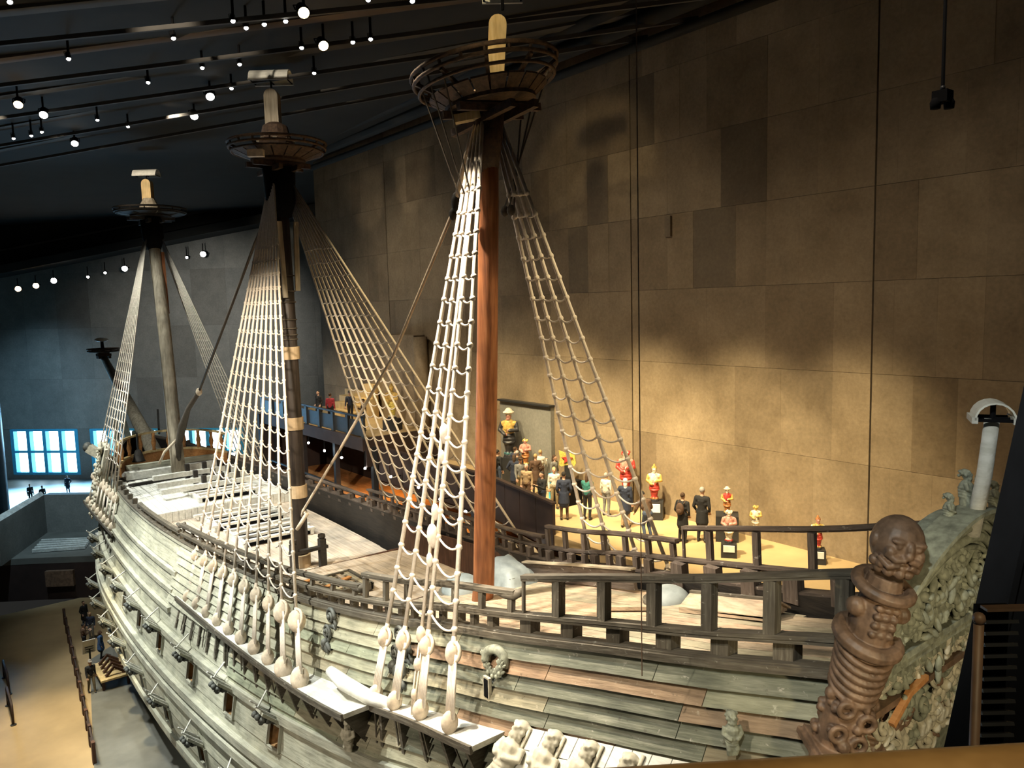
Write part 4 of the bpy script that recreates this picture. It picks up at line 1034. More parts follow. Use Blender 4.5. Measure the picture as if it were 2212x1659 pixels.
# quarter figure: bearded head on a stacked carved pilaster
def quarter_pilaster():
    b = MB(); A = Vector((-2.72, -13.12, 0.9)); B = Vector((-2.2, -14.0, 5.1)); ax = (B - A).normalized(); L = (B - A).length
    M = rot_to(ax, (0.784, -0.621, 0))          # local x runs sideways for the viewer, local -y towards the gallery
    def P(x, y, t): return A + ax * (t * L) + M @ Vector((x, y, 0))
    # shaft
    b.tube([A - ax * 0.5, P(0, 0, 0.25), P(0, 0, 0.5), P(0, 0, 0.72), P(0, 0, 0.9)], [0.28, 0.33, 0.34, 0.34, 0.26], 14)
    # head with skull, brow, nose, cheeks, ears and a curling beard
    H = P(0, 0, 1.03); b.ball(H, (0.39, 0.39, 0.43), 18, 14, M)
    def q(x, y, z): return H + M @ Vector((x, y, z))
    b.ball(q(0, -0.36, 0.02), (0.08, 0.10, 0.13), 8, 6, M); b.ball(q(0, -0.40, -0.07), 0.075, 8, 6)
    for s in (-1, 1):
        b.ball(q(s * 0.16, -0.33, 0.11), (0.12, 0.07, 0.05), 8, 6, M); b.ball(q(s * 0.15, -0.345, 0.04), 0.05, 8, 6)
        b.ball(q(s * 0.22, -0.29, -0.07), (0.10, 0.09, 0.09), 8, 6); b.ball(q(s * 0.38, -0.02, 0.0), (0.06, 0.09, 0.12), 8, 6, M)
        b.tube([q(s * 0.03, -0.40, -0.14), q(s * 0.16, -0.38, -0.17), q(s * 0.30, -0.28, -0.12)], [0.05, 0.06, 0.04], 7)
        b.tube([q(s * 0.08, -0.36, -0.24), q(s * 0.22, -0.33, -0.3), q(s * 0.34, -0.2, -0.2)], [0.06, 0.06, 0.04], 7)
    for i in range(7):
        a = PI * (i + 0.5) / 7; b.ball(q(0.34 * math.cos(a), -0.24 * math.sin(a) - 0.05, -0.30), 0.085, 8, 6)
    for i in range(5):
        a = PI * (i + 0.5) / 5; b.ball(q(0.26 * math.cos(a), -0.24 * math.sin(a) - 0.06, -0.40), 0.085, 8, 6)
    # collar roll
    b.torus(P(0, 0, 0.86), 0.40, 0.10, M @ Matrix.Rotation(0.2, 3, 'X'), 26, 8)
    # breast plate lattice
    for i in range(4):
        for j in range(3): b.ball(P(-0.12 + 0.13 * j, -0.31, 0.70 + 0.033 * i), (0.075, 0.05, 0.06), 8, 6, M)
    for s in (-1, 1): b.ball(P(s * 0.36, -0.05, 0.77), (0.13, 0.16, 0.16), 10, 8); 
    b.torus(P(0, 0, 0.655), 0.43, 0.13, M @ Matrix.Rotation(0.25, 3, 'X'), 26, 8)
    # hanging drapery folds
    for i in range(6): b.torus(P(0, -0.02, 0.615 - 0.032 * i), 0.41 - 0.012 * i, 0.062, M @ Matrix.Rotation(0.42, 3, 'X'), 26, 7)
    # fruit and scrolls
    r2 = random.Random(4)
    for i in range(34):
        a = r2.uniform(-PI, PI); t = r2.uniform(0.24, 0.43)
        b.ball(P(0.36 * math.sin(a), -0.36 * math.cos(a), t), r2.uniform(0.06, 0.12), 8, 6)
    for s, t in ((-0.18, 0.40), (0.2, 0.36), (-0.2, 0.30), (0.16, 0.27)):
        c = P(s, -0.36, t); b.torus(c, 0.12, 0.05, M @ Matrix.Rotation(PI / 2, 3, 'X'), 14, 6)
    # squared capital
    for t, w in ((0.185, 0.50), (0.205, 0.44), (0.165, 0.40)): b.box(P(0, 0, t), (2 * w * 0.88, 2 * w * 0.88, 0.11), M)
    for s in (-1, 1):
        b.torus(P(s * 0.3, -0.28, 0.10), 0.13, 0.06, M @ Matrix.Rotation(PI / 2, 3, 'X'), 14, 6); b.torus(P(s * 0.05, -0.34, 0.06), 0.10, 0.05, M @ Matrix.Rotation(PI / 2, 3, 'X'), 14, 6)
    b.ball(P(-0.45, -0.2, -0.03), (0.26, 0.28, 0.32), 12, 10, M); b.ball(P(-0.1, -0.34, -0.06), (0.22, 0.2, 0.22), 12, 9, M)
    b.torus(P(-0.12, -0.3, -0.04), 0.24, 0.06, M @ Matrix.Rotation(0.6, 3, 'X'), 18, 6)
    return remesh(b, 'quarter_figure', MT['carve_brown'], 0.018, 0)
link('quarter_figure', quarter_pilaster(), ship)

# roof of the quarter gallery with its row of carved herms
qg = empty('quarter_gallery_roof', ship)
def qp(y, t): # t: 0 at the hull, 1 at the eave
    z0 = cC(y) - 1.95; x0 = -(hb(y, 1.95) + 0.08)
    return Vector((x0 - 0.95 * t, y, z0 - 1.15 * t - 0.0))
for j in range(14):
    ya, yb = -6.1 - j * 0.46, -6.1 - (j + 1) * 0.46 + 0.02
    for k in range(3):
        t0, t1 = k / 3, (k + 1) / 3 - 0.012
        b = MB(); q = [qp(ya, t0), qp(yb, t0), qp(yb, t1), qp(ya, t1)]; b.prism(q, (-0.04, 0, 0.05)); b.build('roof_board', MT['white'], qg)
for j in range(6):
    y = -6.4 - j * 1.0
    p0, p1 = qp(y, 0.02), qp(y, 0.98); ax = (p0 - p1).normalized()
    M = rot_to(ax, (0, -1, 0)); o = link('roof_herm', FIG['carve_pale'], qg, p1 + Vector((-0.08, 0, 0.10)))
    # figure lies against the slope, head uppermost
    o.rotation_euler = Matrix((M.col[0], M.col[1], M.col[2])).transposed().to_euler() if M.to_3x3().determinant() > 0 else M.to_euler(); sj = 1.55 - 0.06 * j; o.scale = (sj * 1.15, sj, sj)
    MB().tube([p0 + Vector((-0.05, -0.22, 0.1)), p1 + Vector((-0.05, -0.22, 0.08))], 0.045, 6).build('roof_rib', MT['carve_pale'], qg, smooth=True)
# finial figures standing on the wale, and carved brackets along the sheer
for y, d, s, m_, rz in ((0.1, 3.65, 0.95, 'carve_pale', -1.0), (-11.5, 1.55, 0.8, 'carve', -0.6)):
    p = hp(y, d, -1, 0.25); put(FIG[m_], 'finial_figure', ship, p, (0, 0, rz), s)
def wreath(y, d, m_):
    w = empty('hanging_wreath', ship); c = hp(y, d, -1, 0.16)
    MB().torus(c, 0.30, 0.12, rot_to((-1, -0.25, 0.1), (0, 1, 0)), 20, 8, PI * 0.95, PI * 2.05).build('wreath_ring', MT[m_], w, smooth=True)
    for k in range(7):
        a = PI * (1 + k / 6); put(LEAF[m_], 'wreath_leaf', w, c + Vector((-0.05, 0.33 * math.cos(a), 0.34 * math.sin(a))), (0, 0, -PI / 2), 0.7)
    put(FIG['carve_dark'], 'wreath_head', w, c + Vector((0.0, 0, -0.72)), (0, 0, -1.1), 0.5)
wreath(-5.1, 0.62, 'carve')
for y, d in ((2.6, 0.25), (-1.1, 0.35), (-1.5, 0.7)):
    cb = empty('carved_bracket', ship)
    put(SCROLL['carve_dark'], 'carved_scroll', cb, hp(y, d, -1, 0.12), (0, 0, -PI / 2), 1.2); put(SCROLL['carve_dark'], 'carved_scroll', cb, hp(y, d + 0.45, -1, 0.14), (0, 0.8, -PI / 2), 1.0)
    put(LEAF['carve_dark'], 'carved_leaf', cb, hp(y, d + 0.75, -1, 0.12), (0, 3.1, -PI / 2), 1.3)
# small port in the clinker work by the mizzen tackles
sp_ = empty('scupper_port', ship)
pq = hp(-5.0, 1.25, -1, 0.14); MB().box(pq, (0.08, 0.24, 0.58)).build('port_surround', MT['carve_pale'], sp_); MB().box(pq + Vector((-0.03, 0, 0.02)), (0.05, 0.15, 0.46)).build('port_shade_block', MT['black'], sp_)  # solid black block: the port's inner shade given as colour

# ------------------------------------------------------------------ on deck
def dome(name, c, r, h, mt, parent):
    b = MB(); b.lathe(c, [(r * math.cos(a), h * math.sin(a)) for a in np.linspace(0, PI / 2 * 0.98, 8)], 22); b.build('shell', mt, parent, smooth=True)
    b = MB(); b.lathe(c, [(r + 0.1, 0.0), (r + 0.1, 0.05), (r, 0.05)], 22); b.build('base_board', MT['rail'], parent)
for (x, y, r, h) in ((0.35, 1.75, 0.72, 0.62), (2.05, -5.9, 0.62, 0.45)):
    dm = tag(empty('companion_dome', ), None); dm.parent = ship; dome('companion_dome', (x, y, zQ(y) - 0.05), r, h, MT['cloth'], dm)
# sheeted crate by the mast
cr = empty('sheeted_crate', ship); cx_, cy_ = 1.85, 1.0; cz_ = zQ(cy_)
b = MB(); g = []
for i in range(9):
    row = []
    for j in range(11):
        u, v = i / 8 * 2 - 1, j / 10 * 2 - 1
        e = max(abs(u), abs(v)); h = 0.95 * (1 - e ** 5) * (0.75 + 0.25 * v) + 0.02 + 0.05 * math.sin(7 * u + 5 * v) * e
        row.append((cx_ + 0.62 * u * (1 + 0.12 * e), cy_ + 0.8 * v * (1 + 0.1 * e), cz_ + h))
    g.append(row)
b.grid(g); b.build('sheet', MT['cloth'], cr, smooth=True)
MB().box((cx_, cy_, cz_ + 0.2), (1.0, 1.3, 0.4)).build('crate_body', MT['rail'], cr)
# low skylight with a pitched top
sk = empty('skylight', ship); y0, y1, x0, x1 = -9.6, -7.0, 1.15, 2.1
for s in (0, 1):
    xa, xb = ((x0, (x0 + x1) / 2), ((x0 + x1) / 2, x1))[s]; za, zb = ((0.1, 0.38), (0.38, 0.1))[s]
    MB().prism([(xa, y0, zQ(y0) + za), (xa, y1, zQ(y1) + za), (xb, y1, zQ(y1) + zb), (xb, y0, zQ(y0) + zb)], (0, 0, 0.05)).build('roof_leaf', MT['deck2'], sk)
MB().sweep([((x0 + x1) / 2, y0, zQ(y0) + 0.44), ((x0 + x1) / 2, y1, zQ(y1) + 0.44)], 0.1, 0.06).build('ridge', MT['rail'], sk)
MB().prism([(x0, y1, zQ(y1)), (x1, y1, zQ(y1)), (x1, y1, zQ(y1) + 0.1), ((x0 + x1) / 2, y1, zQ(y1) + 0.4), (x0, y1, zQ(y1) + 0.1)], (0, -2.5, 0.55)).build('skylight_body', MT['deck2'], sk)
# broken timber lying on the deck
MB().beam((1.0, -6.3, zQ(-6.3) + 0.1), (0.4, -4.9, zQ(-4.9) + 0.1), 0.16, 0.1).build('loose_timber', MT['deck2'], ship)
# gratings
def grating(c, sx, sy, n, mt, rot=0.0, frame=MT['rail']):
    g_ = empty('grating', ship); M = Matrix.Rotation(rot, 3, 'Z'); C0 = Vector(c)
    for s in (-1, 1):
        MB().box(C0 + M @ Vector((s * sx / 2, 0, 0.1)), (0.12, sy + 0.12, 0.26), M).build('coaming', frame, g_); MB().box(C0 + M @ Vector((0, s * sy / 2, 0.1)), (sx, 0.12, 0.26), M).build('coaming', frame, g_)
    for i in range(n): MB().box(C0 + M @ Vector((-sx / 2 + (i + 0.5) * sx / n, 0, 0.14)), (sx / n * 0.5, sy, 0.08), M).build('grating_bar', mt, g_)
    m2 = max(2, int(n * sy / sx))
    for i in range(m2): MB().box(C0 + M @ Vector((0, -sy / 2 + (i + 0.5) * sy / m2, 0.10)), (sx, sy / m2 * 0.4, 0.06), M).build('grating_bar', mt, g_)
    MB().box(C0 + Vector((0, 0, -0.2)), (sx, sy, 0.1), M).build('hold_shade_slab', MT['black'], g_)  # black slab paints the shade of a hold below the bars
    return g_
grating((-1.3, 8.3, -2.0), 2.2, 2.0, 6, MT['deck2'])
MB().beam((-2.3, 7.9, -1.78), (-0.6, 8.4, -1.74), 0.2, 0.06).build('orange_board', MT['orange'], ship)
MB().beam((-2.5, 9.2, -1.8), (-1.6, 9.3, -1.78), 0.2, 0.06).build('orange_board', MT['orange'], ship)
def skid_hatch(c, sx, sy, n):
    g_ = empty('skid_hatch', ship); x, y, z = c
    MB().box((x, y, z + 0.06), (sx - 0.1, sy, 0.12)).build('hatch_shade_slab', MT['black'], g_)  # black slab on the deck paints the shade between the boards
    for s in (-1, 1): MB().box((x + s * sx / 2, y, z + 0.14), (0.18, sy + 0.2, 0.32)).build('coaming', MT['white'], g_)
    for k in range(n + 1): MB().box((x + random.uniform(-0.25, 0.25), y - sy / 2 + k * sy / n, z + 0.30), (sx + random.uniform(0.0, 0.5), 0.26, 0.12)).build('skid_board', MT['white'], g_)
skid_hatch((0.7, 20.6, -3.0), 3.6, 2.6, 3); skid_hatch((0.6, 24.6, -2.95), 3.8, 3.0, 3); skid_hatch((0.9, 28.9, -2.3), 3.4, 2.2, 3)
# great cross beams and bitts forward
for y, z, w in ((29.8, -1.75, 3.4), (31.6, -1.7, 3.2), (33.4, -1.55, 3.0)):
    bt = empty('riding_bitts', ship)
    MB().sweep([(-w + 0.9, y, z), (w + 0.1, y, z)], 0.34, 0.3).build('cross_beam', MT['white'], bt)
    for x in (0.1, 1.2, 2.2): MB().beam((x, y + 0.15, z - 0.7), (x, y + 0.15, z + 0.6), 0.26, 0.26, (0, 1, 0)).build('bitt_post', MT['dark'], bt)
MB().sweep([(-3.1, 36.4, -1.75), (3.1, 36.4, -1.75)], 0.5, 0.5).build('beakhead_beam', MT['white'], ship)
MB().sweep([(-2.9, 37.2, -1.35), (2.9, 37.2, -1.35)], 0.4, 0.35).build('beakhead_beam', MT['hull'], ship)
MB().sweep([(-3.3, 34.6, -2.0), (1.2, 34.9, -2.0)], 0.3, 0.12).build('dark_gutter', MT['dark'], ship)
# fife rail and bitts by the main mast
ff = empty('fife_rail', ship)
MB().beam((-0.9, 13.9, -2.1), (0.95, 13.95, -2.1), 0.28, 0.14).build('rail_beam', MT['dark'], ff)
for x in (-0.7, 0.7):
    MB().beam((x, 13.95, -3.1), (x, 13.95, -1.7), 0.3, 0.3, (0, 1, 0)).build('bitt', MT['dark'], ff); MB().lathe((x, 13.95, -1.72), [(0.12, 0), (0.18, 0.12), (0.16, 0.24), (0.05, 0.28)], 12).build('knob', MT['dark'], ff)
# curved forecastle rail of pale wood with orange balusters
fr = empty('forecastle_rail', ship)
arc = [Vector((3.5 * math.sin(a), 35.6 + 3.9 * math.cos(a), 0.35 + 0.25 * math.cos(a))) for a in np.linspace(-1.45, 1.45, 21)]
MB().sweep(arc, 0.2, 0.13).build('top_rail', MT['pine'], fr); MB().sweep([p + Vector((0, 0, -1.35)) for p in arc], 0.24, 0.14).build('bottom_rail', MT['pine'], fr)
MB().sweep([p + Vector((0, 0, -1.75)) for p in arc], 0.16, 0.7).build('orange_skirting', MT['orange'], fr)
for i in range(1, 20, 2):
    p = arc[i]; MB().lathe(p + Vector((0, 0, -1.3)), [(0.13, 0), (0.10, 0.2), (0.17, 0.55), (0.10, 0.95), (0.13, 1.25)], 10).build('baluster', MT['orange'], fr, smooth=True)
bl = empty('ship_bell_frame', ship)
MB().lathe((-1.9, 37.9, -1.1), [(0.45, 0), (0.38, 0.1), (0.28, 0.5), (0.2, 0.75), (0.06, 0.85)], 14).build('bell', MT['dark'], bl, smooth=True); MB().beam((-1.9, 37.9, -0.3), (-1.9, 37.9, 0.9), 0.1, 0.1, (0, 1, 0)).build('hanger', MT['dark'], bl)
# beakhead, cathead and bow carving
bh = empty('beakhead', ship)
for s in (-1, 1):
    MB().sweep([(s * 2.6, 42.5, -2.0), (s * 1.7, 46, -1.2), (s * 0.7, 51, 0.3)], 0.3, 0.35).build('head_rail', MT['hull'], bh); MB().sweep([(s * 2.8, 42.5, -3.4), (s * 1.8, 46, -2.6), (s * 0.6, 51, -0.9)], 0.3, 0.35).build('head_rail', MT['hull'], bh)
MB().sweep([(0, 46.5, -4.5), (0, 49, -2.6), (0, 52, -0.4)], 0.5, 1.2).build('knee_of_head', MT['hull'], bh)
ct = empty('cathead', ship)
MB().beam((-3.4, 37.0, -1.0), (-4.9, 37.9, 0.25), 0.5, 0.55).build('cat_beam', MT['carve_pale'], ct); MB().ball((-4.95, 37.95, 0.3), (0.3, 0.3, 0.34), 10, 8).build('cat_face', MT['carve_dark'], ct, smooth=True)
for i in range(12):
    put(FIG[random.choice(('carve_pale', 'carve'))] if i % 3 == 0 else LEAF['carve_pale'], 'bow_carving', ct, hp(36.8 + random.uniform(-0.9, 0.9), random.uniform(-0.4, 2.0), -1, 0.2), (0, random.uniform(-0.4, 0.4), -1.2), random.uniform(0.9, 1.5))
cbp = [(-4.25, 36.9, 0.7), (-4.35, 35.6, 0.3), (-4.95, 35.2, -2.2), (-5.2, 35.6, -4.2), (-5.0, 36.8, -4.0), (-4.6, 37.4, -1.6)]
MB().prism(cbp, (0.35, 0.1, 0.05)).build('carved_cheek', MT['carve_pale'], ct)
for i in range(16):
    t = i / 15; p = lerp((-4.35, 36.2, 0.4), (-5.15, 36.0, -3.8), t) + Vector((-0.08, random.uniform(-0.5, 0.5), 0))
    put(random.choice((LEAF['carve_pale'], SCROLL['carve_pale'], ROSE['carve_pale'])), 'cheek_carving', ct, p, (0, random.uniform(0, 6), -PI / 2), random.uniform(1.3, 2.0))
for i in range(8):
    put(FIG['carve_pale' if i % 2 else 'carve_dark'], 'bow_warrior', ct, hp(41.5 - i * 0.8, 2.3, -1, 0.25), (0, 0.1, -1.3), 1.1)
for y, d in ((38.8, 3.4), (40.2, 3.4), (38.2, 5.0)):
    MB().box(hp(y, d, -1, 0.05), (0.3, 0.8, 1.0)).build('painted_lit_port', MT['white'], ct)  # white boxes put the light on these ports into colour
# ================================================================== THINGS IN THE HALL
# ------------------------------------------------------------------ spotlights
def lamp_parts(r, L):
    a = MB(); a.lathe((0, 0, 0), [(r * 0.55, L), (r * 0.9, L * 0.9), (r, L * 0.3), (r * 1.05, 0.0), (r * 0.93, 0.0), (r * 0.9, 0.06)], 14)
    y = MB(); y.tube([(-r * 1.15, 0, L * 0.45), (-r * 1.15, 0, L * 1.15), (0, 0, L * 1.35), (r * 1.15, 0, L * 1.15), (r * 1.15, 0, L * 0.45)], r * 0.12, 6)
    e = MB(); e.lathe((0, 0, 0), [(r * 0.9, 0.05), (r * 0.6, 0.0), (0.01, -0.02)], 14)
    return a.mesh('lamp_can', MT['black'], True), y.mesh('yoke', MT['black'], True), e
_lm = {}
def lamp(loc, target, r, L, lens, label, group, rod_to=None):
    key = (r, L, lens)
    if key not in _lm:
        c, y, e = lamp_parts(r, L); _lm[key] = (c, y, e.mesh('lens', MT[lens], True))
    c, y, e = _lm[key]
    o = tag(empty('spotlight', loc=loc), label, 'spotlight', group)
    q = (-(Vector(target) - Vector(loc))).to_track_quat('Z', 'Y')
    for nm, me in (('lamp_can', c), ('yoke', y), ('lens', e)):
        p = link(nm, me, o); p.rotation_mode = 'QUATERNION'; p.rotation_quaternion = q
    if rod_to is not None:
        MB().tube([(0, 0, r * 0.6), (0, 0, rod_to - loc[2])], 0.05, 6).build('hanging_rod', MT['black'], o)
    return o
SMALL = [(-8.1, 14.9, 18.8), (-5.3, 11.0, 19.0), (-4.7, 17.3, 19.0), (-5.2, 25.6, 19.0), (-8.3, 31.5, 18.8), (-7.6, 30.3, 18.8), (-3.5, 26.8, 19.1), (-3.4, 8.8, 19.1), (-3.0, 8.1, 19.1),
         (-2.5, 7.4, 19.1), (-2.2, 13.0, 19.1), (-0.8, 10.0, 19.2), (0.7, 8.6, 19.3), (1.1, 7.9, 19.3), (1.1, 13.1, 19.3), (0.5, 3.8, 19.3), (-0.9, 4.3, 19.2), (-10.5, 9.5, 18.7), (-7.2, 29.5, 18.9), (-3.3, 14.3, 19.1), (-4.0, 8.4, 19.1), (-1.2, 17.0, 19.2)]
ORD = ['first', 'second', 'third', 'fourth', 'fifth', 'sixth', 'seventh', 'eighth', 'ninth', 'tenth', 'eleventh', 'twelfth', 'thirteenth', 'fourteenth', 'fifteenth', 'sixteenth', 'seventeenth', 'eighteenth', 'nineteenth', 'twentieth', 'twenty-first', 'twenty-second']
def from_left(p):
    d = Vector(p) - CAM; return d.dot(Vector(_cx)) / -d.dot(Vector(_cz))
SMALL.sort(key=from_left)
for i, p in enumerate(SMALL):
    lamp(p, (p[0] * 0.3 - 6, p[1] - 14, 4), 0.09, 0.42, 'lamp_w', 'small white-lensed ceiling spotlight, %s from the left among the small ones' % ORD[i], 'small spotlights under the ceiling beams', cz(p[0]) - 0.1)
for p, lens, lb in (((-5.2, 32.3, 19.0), 'lamp_w', 'large glaring white spotlight lowest on the ceiling, above the foremast'), ((-1.1, 23.1, 19.2), 'lamp_w', 'large glaring white spotlight just below the twin lamps near the main mast hood'),
                    ((-1.7, 18.5, 19.1), 'lamp_w', 'large white spotlight beside a small one left of the main mast hood'), ((-0.2, 9.3, 19.2), 'lamp_y', 'large orange spotlight up beyond the main mast hood'),
                    ((-2.3, 6.3, 19.1), 'lamp_y', 'bright warm spotlight high on the ceiling above the main mast'), ((-8.9, 23.4, 18.8), 'lamp_y', 'orange spotlight of a close pair at the ceiling edge'), ((-7.7, 24.9, 18.8), 'lamp_w', 'white spotlight of a close pair at the ceiling edge')):
    lamp(p, (p[0] - 5, p[1] - 22, 2), 0.21, 0.6, lens, lb, None, cz(p[0]) - 0.1)
SOF = sorted((12.9, 11.5, 6.2, 0.0, -1.6, -3.2, 4.5, 3.0, 7.6))
for i, (p, big) in enumerate((((12.9, 69.7, 15.5), 1), ((11.5, 71.0, 15.2), 0), ((6.2, 76.3, 14.2), 1), ((0.0, 82.6, 13.1), 1), ((-1.6, 84.2, 12.6), 1), ((-3.2, 85.8, 12.3), 1), ((4.5, 78.0, 13.8), 0), ((3.0, 79.6, 13.4), 0), ((7.6, 75.0, 14.3), 0))):
    lamp(p, (CAM.x - 4, CAM.y + 20, -4), 0.34 if big else 0.16, 0.8, 'lamp_w' if i not in (4, 5) else 'lamp_y', '%s spotlight over the window wall, %s from the left in the soffit row' % ('bright' if big else 'small', ORD[SOF.index(p[0])]), 'soffit spotlights' if big else 'small soffit spotlights', p[2] + 1.2)
for i, p in enumerate(((6.2, 27.8, 0.4), (6.2, 25.4, 0.2), (6.2, 23.0, 0.1), (6.2, 20.0, -0.1), (6.4, 17.4, -0.2), (6.4, 14.5, -0.3), (6.3, 12.3, -0.5), (6.3, 10.1, -0.7), (5.75, 4.8, -1.1))):
    g = tag(empty('parapet_lamp', loc=p), 'tiny white lamp on the dark gallery edge, %s in the row from the main mast' % ORD[i], 'lamp', 'tiny parapet lamps')
    MB().ball((0, 0, 0), 0.075, 10, 8).build('bulb', MT['lamp_w'], g, smooth=True); MB().beam((0, 0, 0), (0.9, 0, -0.05) if p[1] < 19 else (0.02, 0, SZ - 0.7 - p[2]), 0.05, 0.05, (0, 1, 0)).build('bracket_arm', MT['black'], g)
# hanging fixture high by the wall and a thin steel wire
pd = tag(empty('pendant_fixture', loc=(2.0, -12.72, 12.7)), 'black twin-headed fixture hanging on a long rod before the concrete wall', 'pendant lamp')
MB().tube([(0, 0, 0.2), (0, 0, cz(2) - 12.7)], 0.035, 6).build('hanging_rod', MT['black'], pd)
MB().box((0, 0, 0.05), (0.28, 0.28, 0.22)).build('lamp_box', MT['black'], pd)
for s in (-1, 1): MB().lathe((0.13 * s * 0.784, -0.13 * s * 0.621, -0.17), [(0.09, 0), (0.10, 0.12), (0.06, 0.2)], 10).build('lamp_head', MT['black'], pd, smooth=True)
MB().ball((0, 0, 0.22), 0.05, 8, 6).build('rod_joint', MT['steel'], pd, smooth=True)
wi = tag(MB().tube([(-3.55, -10.0, 2.0), (-3.5, -9.95, 20.6)], 0.011, 6).build('steel_wire', MT['carve_brown']), 'thin dark steel wire hanging straight down beside the near stern rail', 'wire')

# ------------------------------------------------------------------ people
def cloth(name, c): 
    if name not in MT: MT[name] = plain(name, c, 0.85, var=0.18, scale=12, bmp=0.2)
    return MT[name]
SKIN = plain('skin', (0.50, 0.30, 0.21), 0.55, var=0.08, scale=8, bmp=0)
EYE = plain('eye_dark', (0.03, 0.02, 0.02), 0.3, bmp=0); LIP = plain('lips', (0.40, 0.16, 0.13), 0.5, bmp=0)
SHOE = plain('shoe_black', (0.02, 0.018, 0.017), 0.5, bmp=0)
def person_mesh(name, arms, stride=0.0, lean=0.0, coat=False, skirt=False, long_hair=False, hat=False, head_yaw=0.0, knees=0.0):
    """one continuous standing body 1.72 m tall facing -y; arms = ((elbow, wrist) left, right) as offsets from the shoulder"""
    b = MB(); lab = []
    S, HAIR, TOP, LEGS, SH, EY, LP = range(7)
    Rl = Matrix.Rotation(lean, 3, 'X'); piv = Vector((0, 0, 0.95 - knees * 0.25))
    drop = knees * 0.25
    def up(p): return Rl @ (Vector(p) - Vector((0, 0, 0.95))) + piv
    def cap(p, r, l, seg=10):
        b.tube(p, r, seg); b.ball(p[0], r[0], 8, 6); b.ball(p[-1], r[-1], 8, 6)
        for i in range(len(p) - 1): lab.append((p[i], p[i + 1], (r[i] + r[i + 1]) / 2, l))
    def ell(c, r, l, M=None): b.ball(c, r, 12, 9, M); lab.append((c, c, sum(r) / 3, l))
    for s in (-1, 1):
        st = stride * s
        hip = Vector((s * 0.09, 0, 0.95 - drop)); kn = Vector((s * 0.10, -0.03 - 0.5 * st - knees * 0.28, 0.50 - drop * 0.4)); an = Vector((s * 0.11, 0.03 - st, 0.09 + max(0, -st) * 0.12))
        cap([hip, kn, an], [0.095, 0.066, 0.045], LEGS); 
        if skirt: pass
        cap([an + Vector((0, 0.03, -0.03)), an + Vector((s * 0.01, -0.13, -0.045))], [0.045, 0.042], SH)
    cap([up((-0.07, 0, 0.97)), up((0.07, 0, 0.97))], [0.125, 0.125], TOP if coat else LEGS)
    cap([up((0, 0, 1.02)), up((0, 0, 1.18)), up((0, 0, 1.32))], [0.145, 0.14, 0.155], TOP, 14)
    cap([up((-0.12, 0.0, 1.36)), up((0.12, 0.0, 1.36))], [0.11, 0.11], TOP)
    cap([up((-0.08, 0, 1.22)), up((0.08, 0, 1.22))], [0.12, 0.12], TOP)
    if coat or skirt:
        l = TOP if coat else LEGS
        cap([up((0, 0, 1.0)), Vector((0, 0.0, 0.78 - drop)), Vector((0, 0.0, 0.62 - drop))], [0.16, 0.185, 0.20], l, 16)
    sh = [up((-0.185, 0, 1.40)), up((0.185, 0, 1.40))]
    for i, (e, w) in enumerate(arms):
        p0 = sh[i]; p1 = p0 + Rl @ Vector(e); p2 = p0 + Rl @ Vector(w); d = (p2 - p1).normalized()
        cap([p0, p1], [0.068, 0.050], TOP); cap([p1, p2 - d * 0.02], [0.050, 0.036], TOP)
        sd = d.cross(Vector((0.2, -1, 0.1))).normalized() if abs(d.y) < 0.8 else d.cross(Vector((0, 0, 1))).normalized()
        pn = d.cross(sd).normalized()
        c = p2 + d * 0.045; b.ball(c, (0.042, 0.020, 0.052), 9, 7, rot_to(d, sd)); lab.append((p2, c, 0.038, S))
        for k in range(4):
            base = p2 + d * 0.08 + sd * (k - 1.5) * 0.024; ln = (0.062, 0.075, 0.070, 0.052)[k]
            mid = base + d * ln * 0.55 + sd * (k - 1.5) * 0.006; tip = mid + d * ln * 0.45 + pn * 0.022
            cap([base, mid, tip], [0.0105, 0.0100, 0.0090], S, 6)
        th = p2 + d * 0.03 + sd * -0.04; cap([th, th - sd * 0.028 + d * 0.03, th - sd * 0.034 + d * 0.058], [0.013, 0.012, 0.010], S, 6)
    cap([up((0, 0.0, 1.44)), up((0, -0.015, 1.53))], [0.058, 0.054], S)
    hc = up((0, -0.02, 1.625)); Rh = Rl @ Matrix.Rotation(head_yaw, 3, 'Z')
    def hd(x, y, z): return hc + Rh @ Vector((x, y, z))
    ell(hc, (0.074, 0.094, 0.112), S, Rh); ell(hd(0, -0.03, -0.06), (0.055, 0.062, 0.05), S, Rh)
    cap([hd(0, -0.092, 0.015), hd(0, -0.112, -0.018)], [0.012, 0.016], S, 6)
    for s in (-1, 1):
        ell(hd(s * 0.076, 0.0, -0.005), (0.012, 0.02, 0.03), S, Rh); ell(hd(s * 0.030, -0.086, 0.018), (0.013, 0.010, 0.009), EY, Rh)
    ell(hd(0, -0.092, -0.052), (0.022, 0.008, 0.008), LP, Rh)
    ell(hd(0, 0.022, 0.032), (0.084, 0.088, 0.098), HAIR, Rh)
    if long_hair: cap([hd(0, 0.06, 0.0), hd(0, 0.075, -0.12), hd(0, 0.08, -0.2)], [0.075, 0.07, 0.045], HAIR)
    if hat:
        cap([hd(0, 0.0, 0.07), hd(0, 0.0, 0.10)], [0.094, 0.085], HAIR, 14); b.ball(hd(0, -0.03, 0.065), (0.105, 0.13, 0.014), 14, 6, Rh)
    return remesh(b, name, [SKIN, EYE, SHOE, SHOE, SHOE, EYE, LIP], 0.0135, 1, 1.0, lab)
DN = ((-0.04, 0.02, -0.28), (-0.05, -0.05, -0.52)); DNR = ((0.04, 0.02, -0.28), (0.05, -0.05, -0.52))
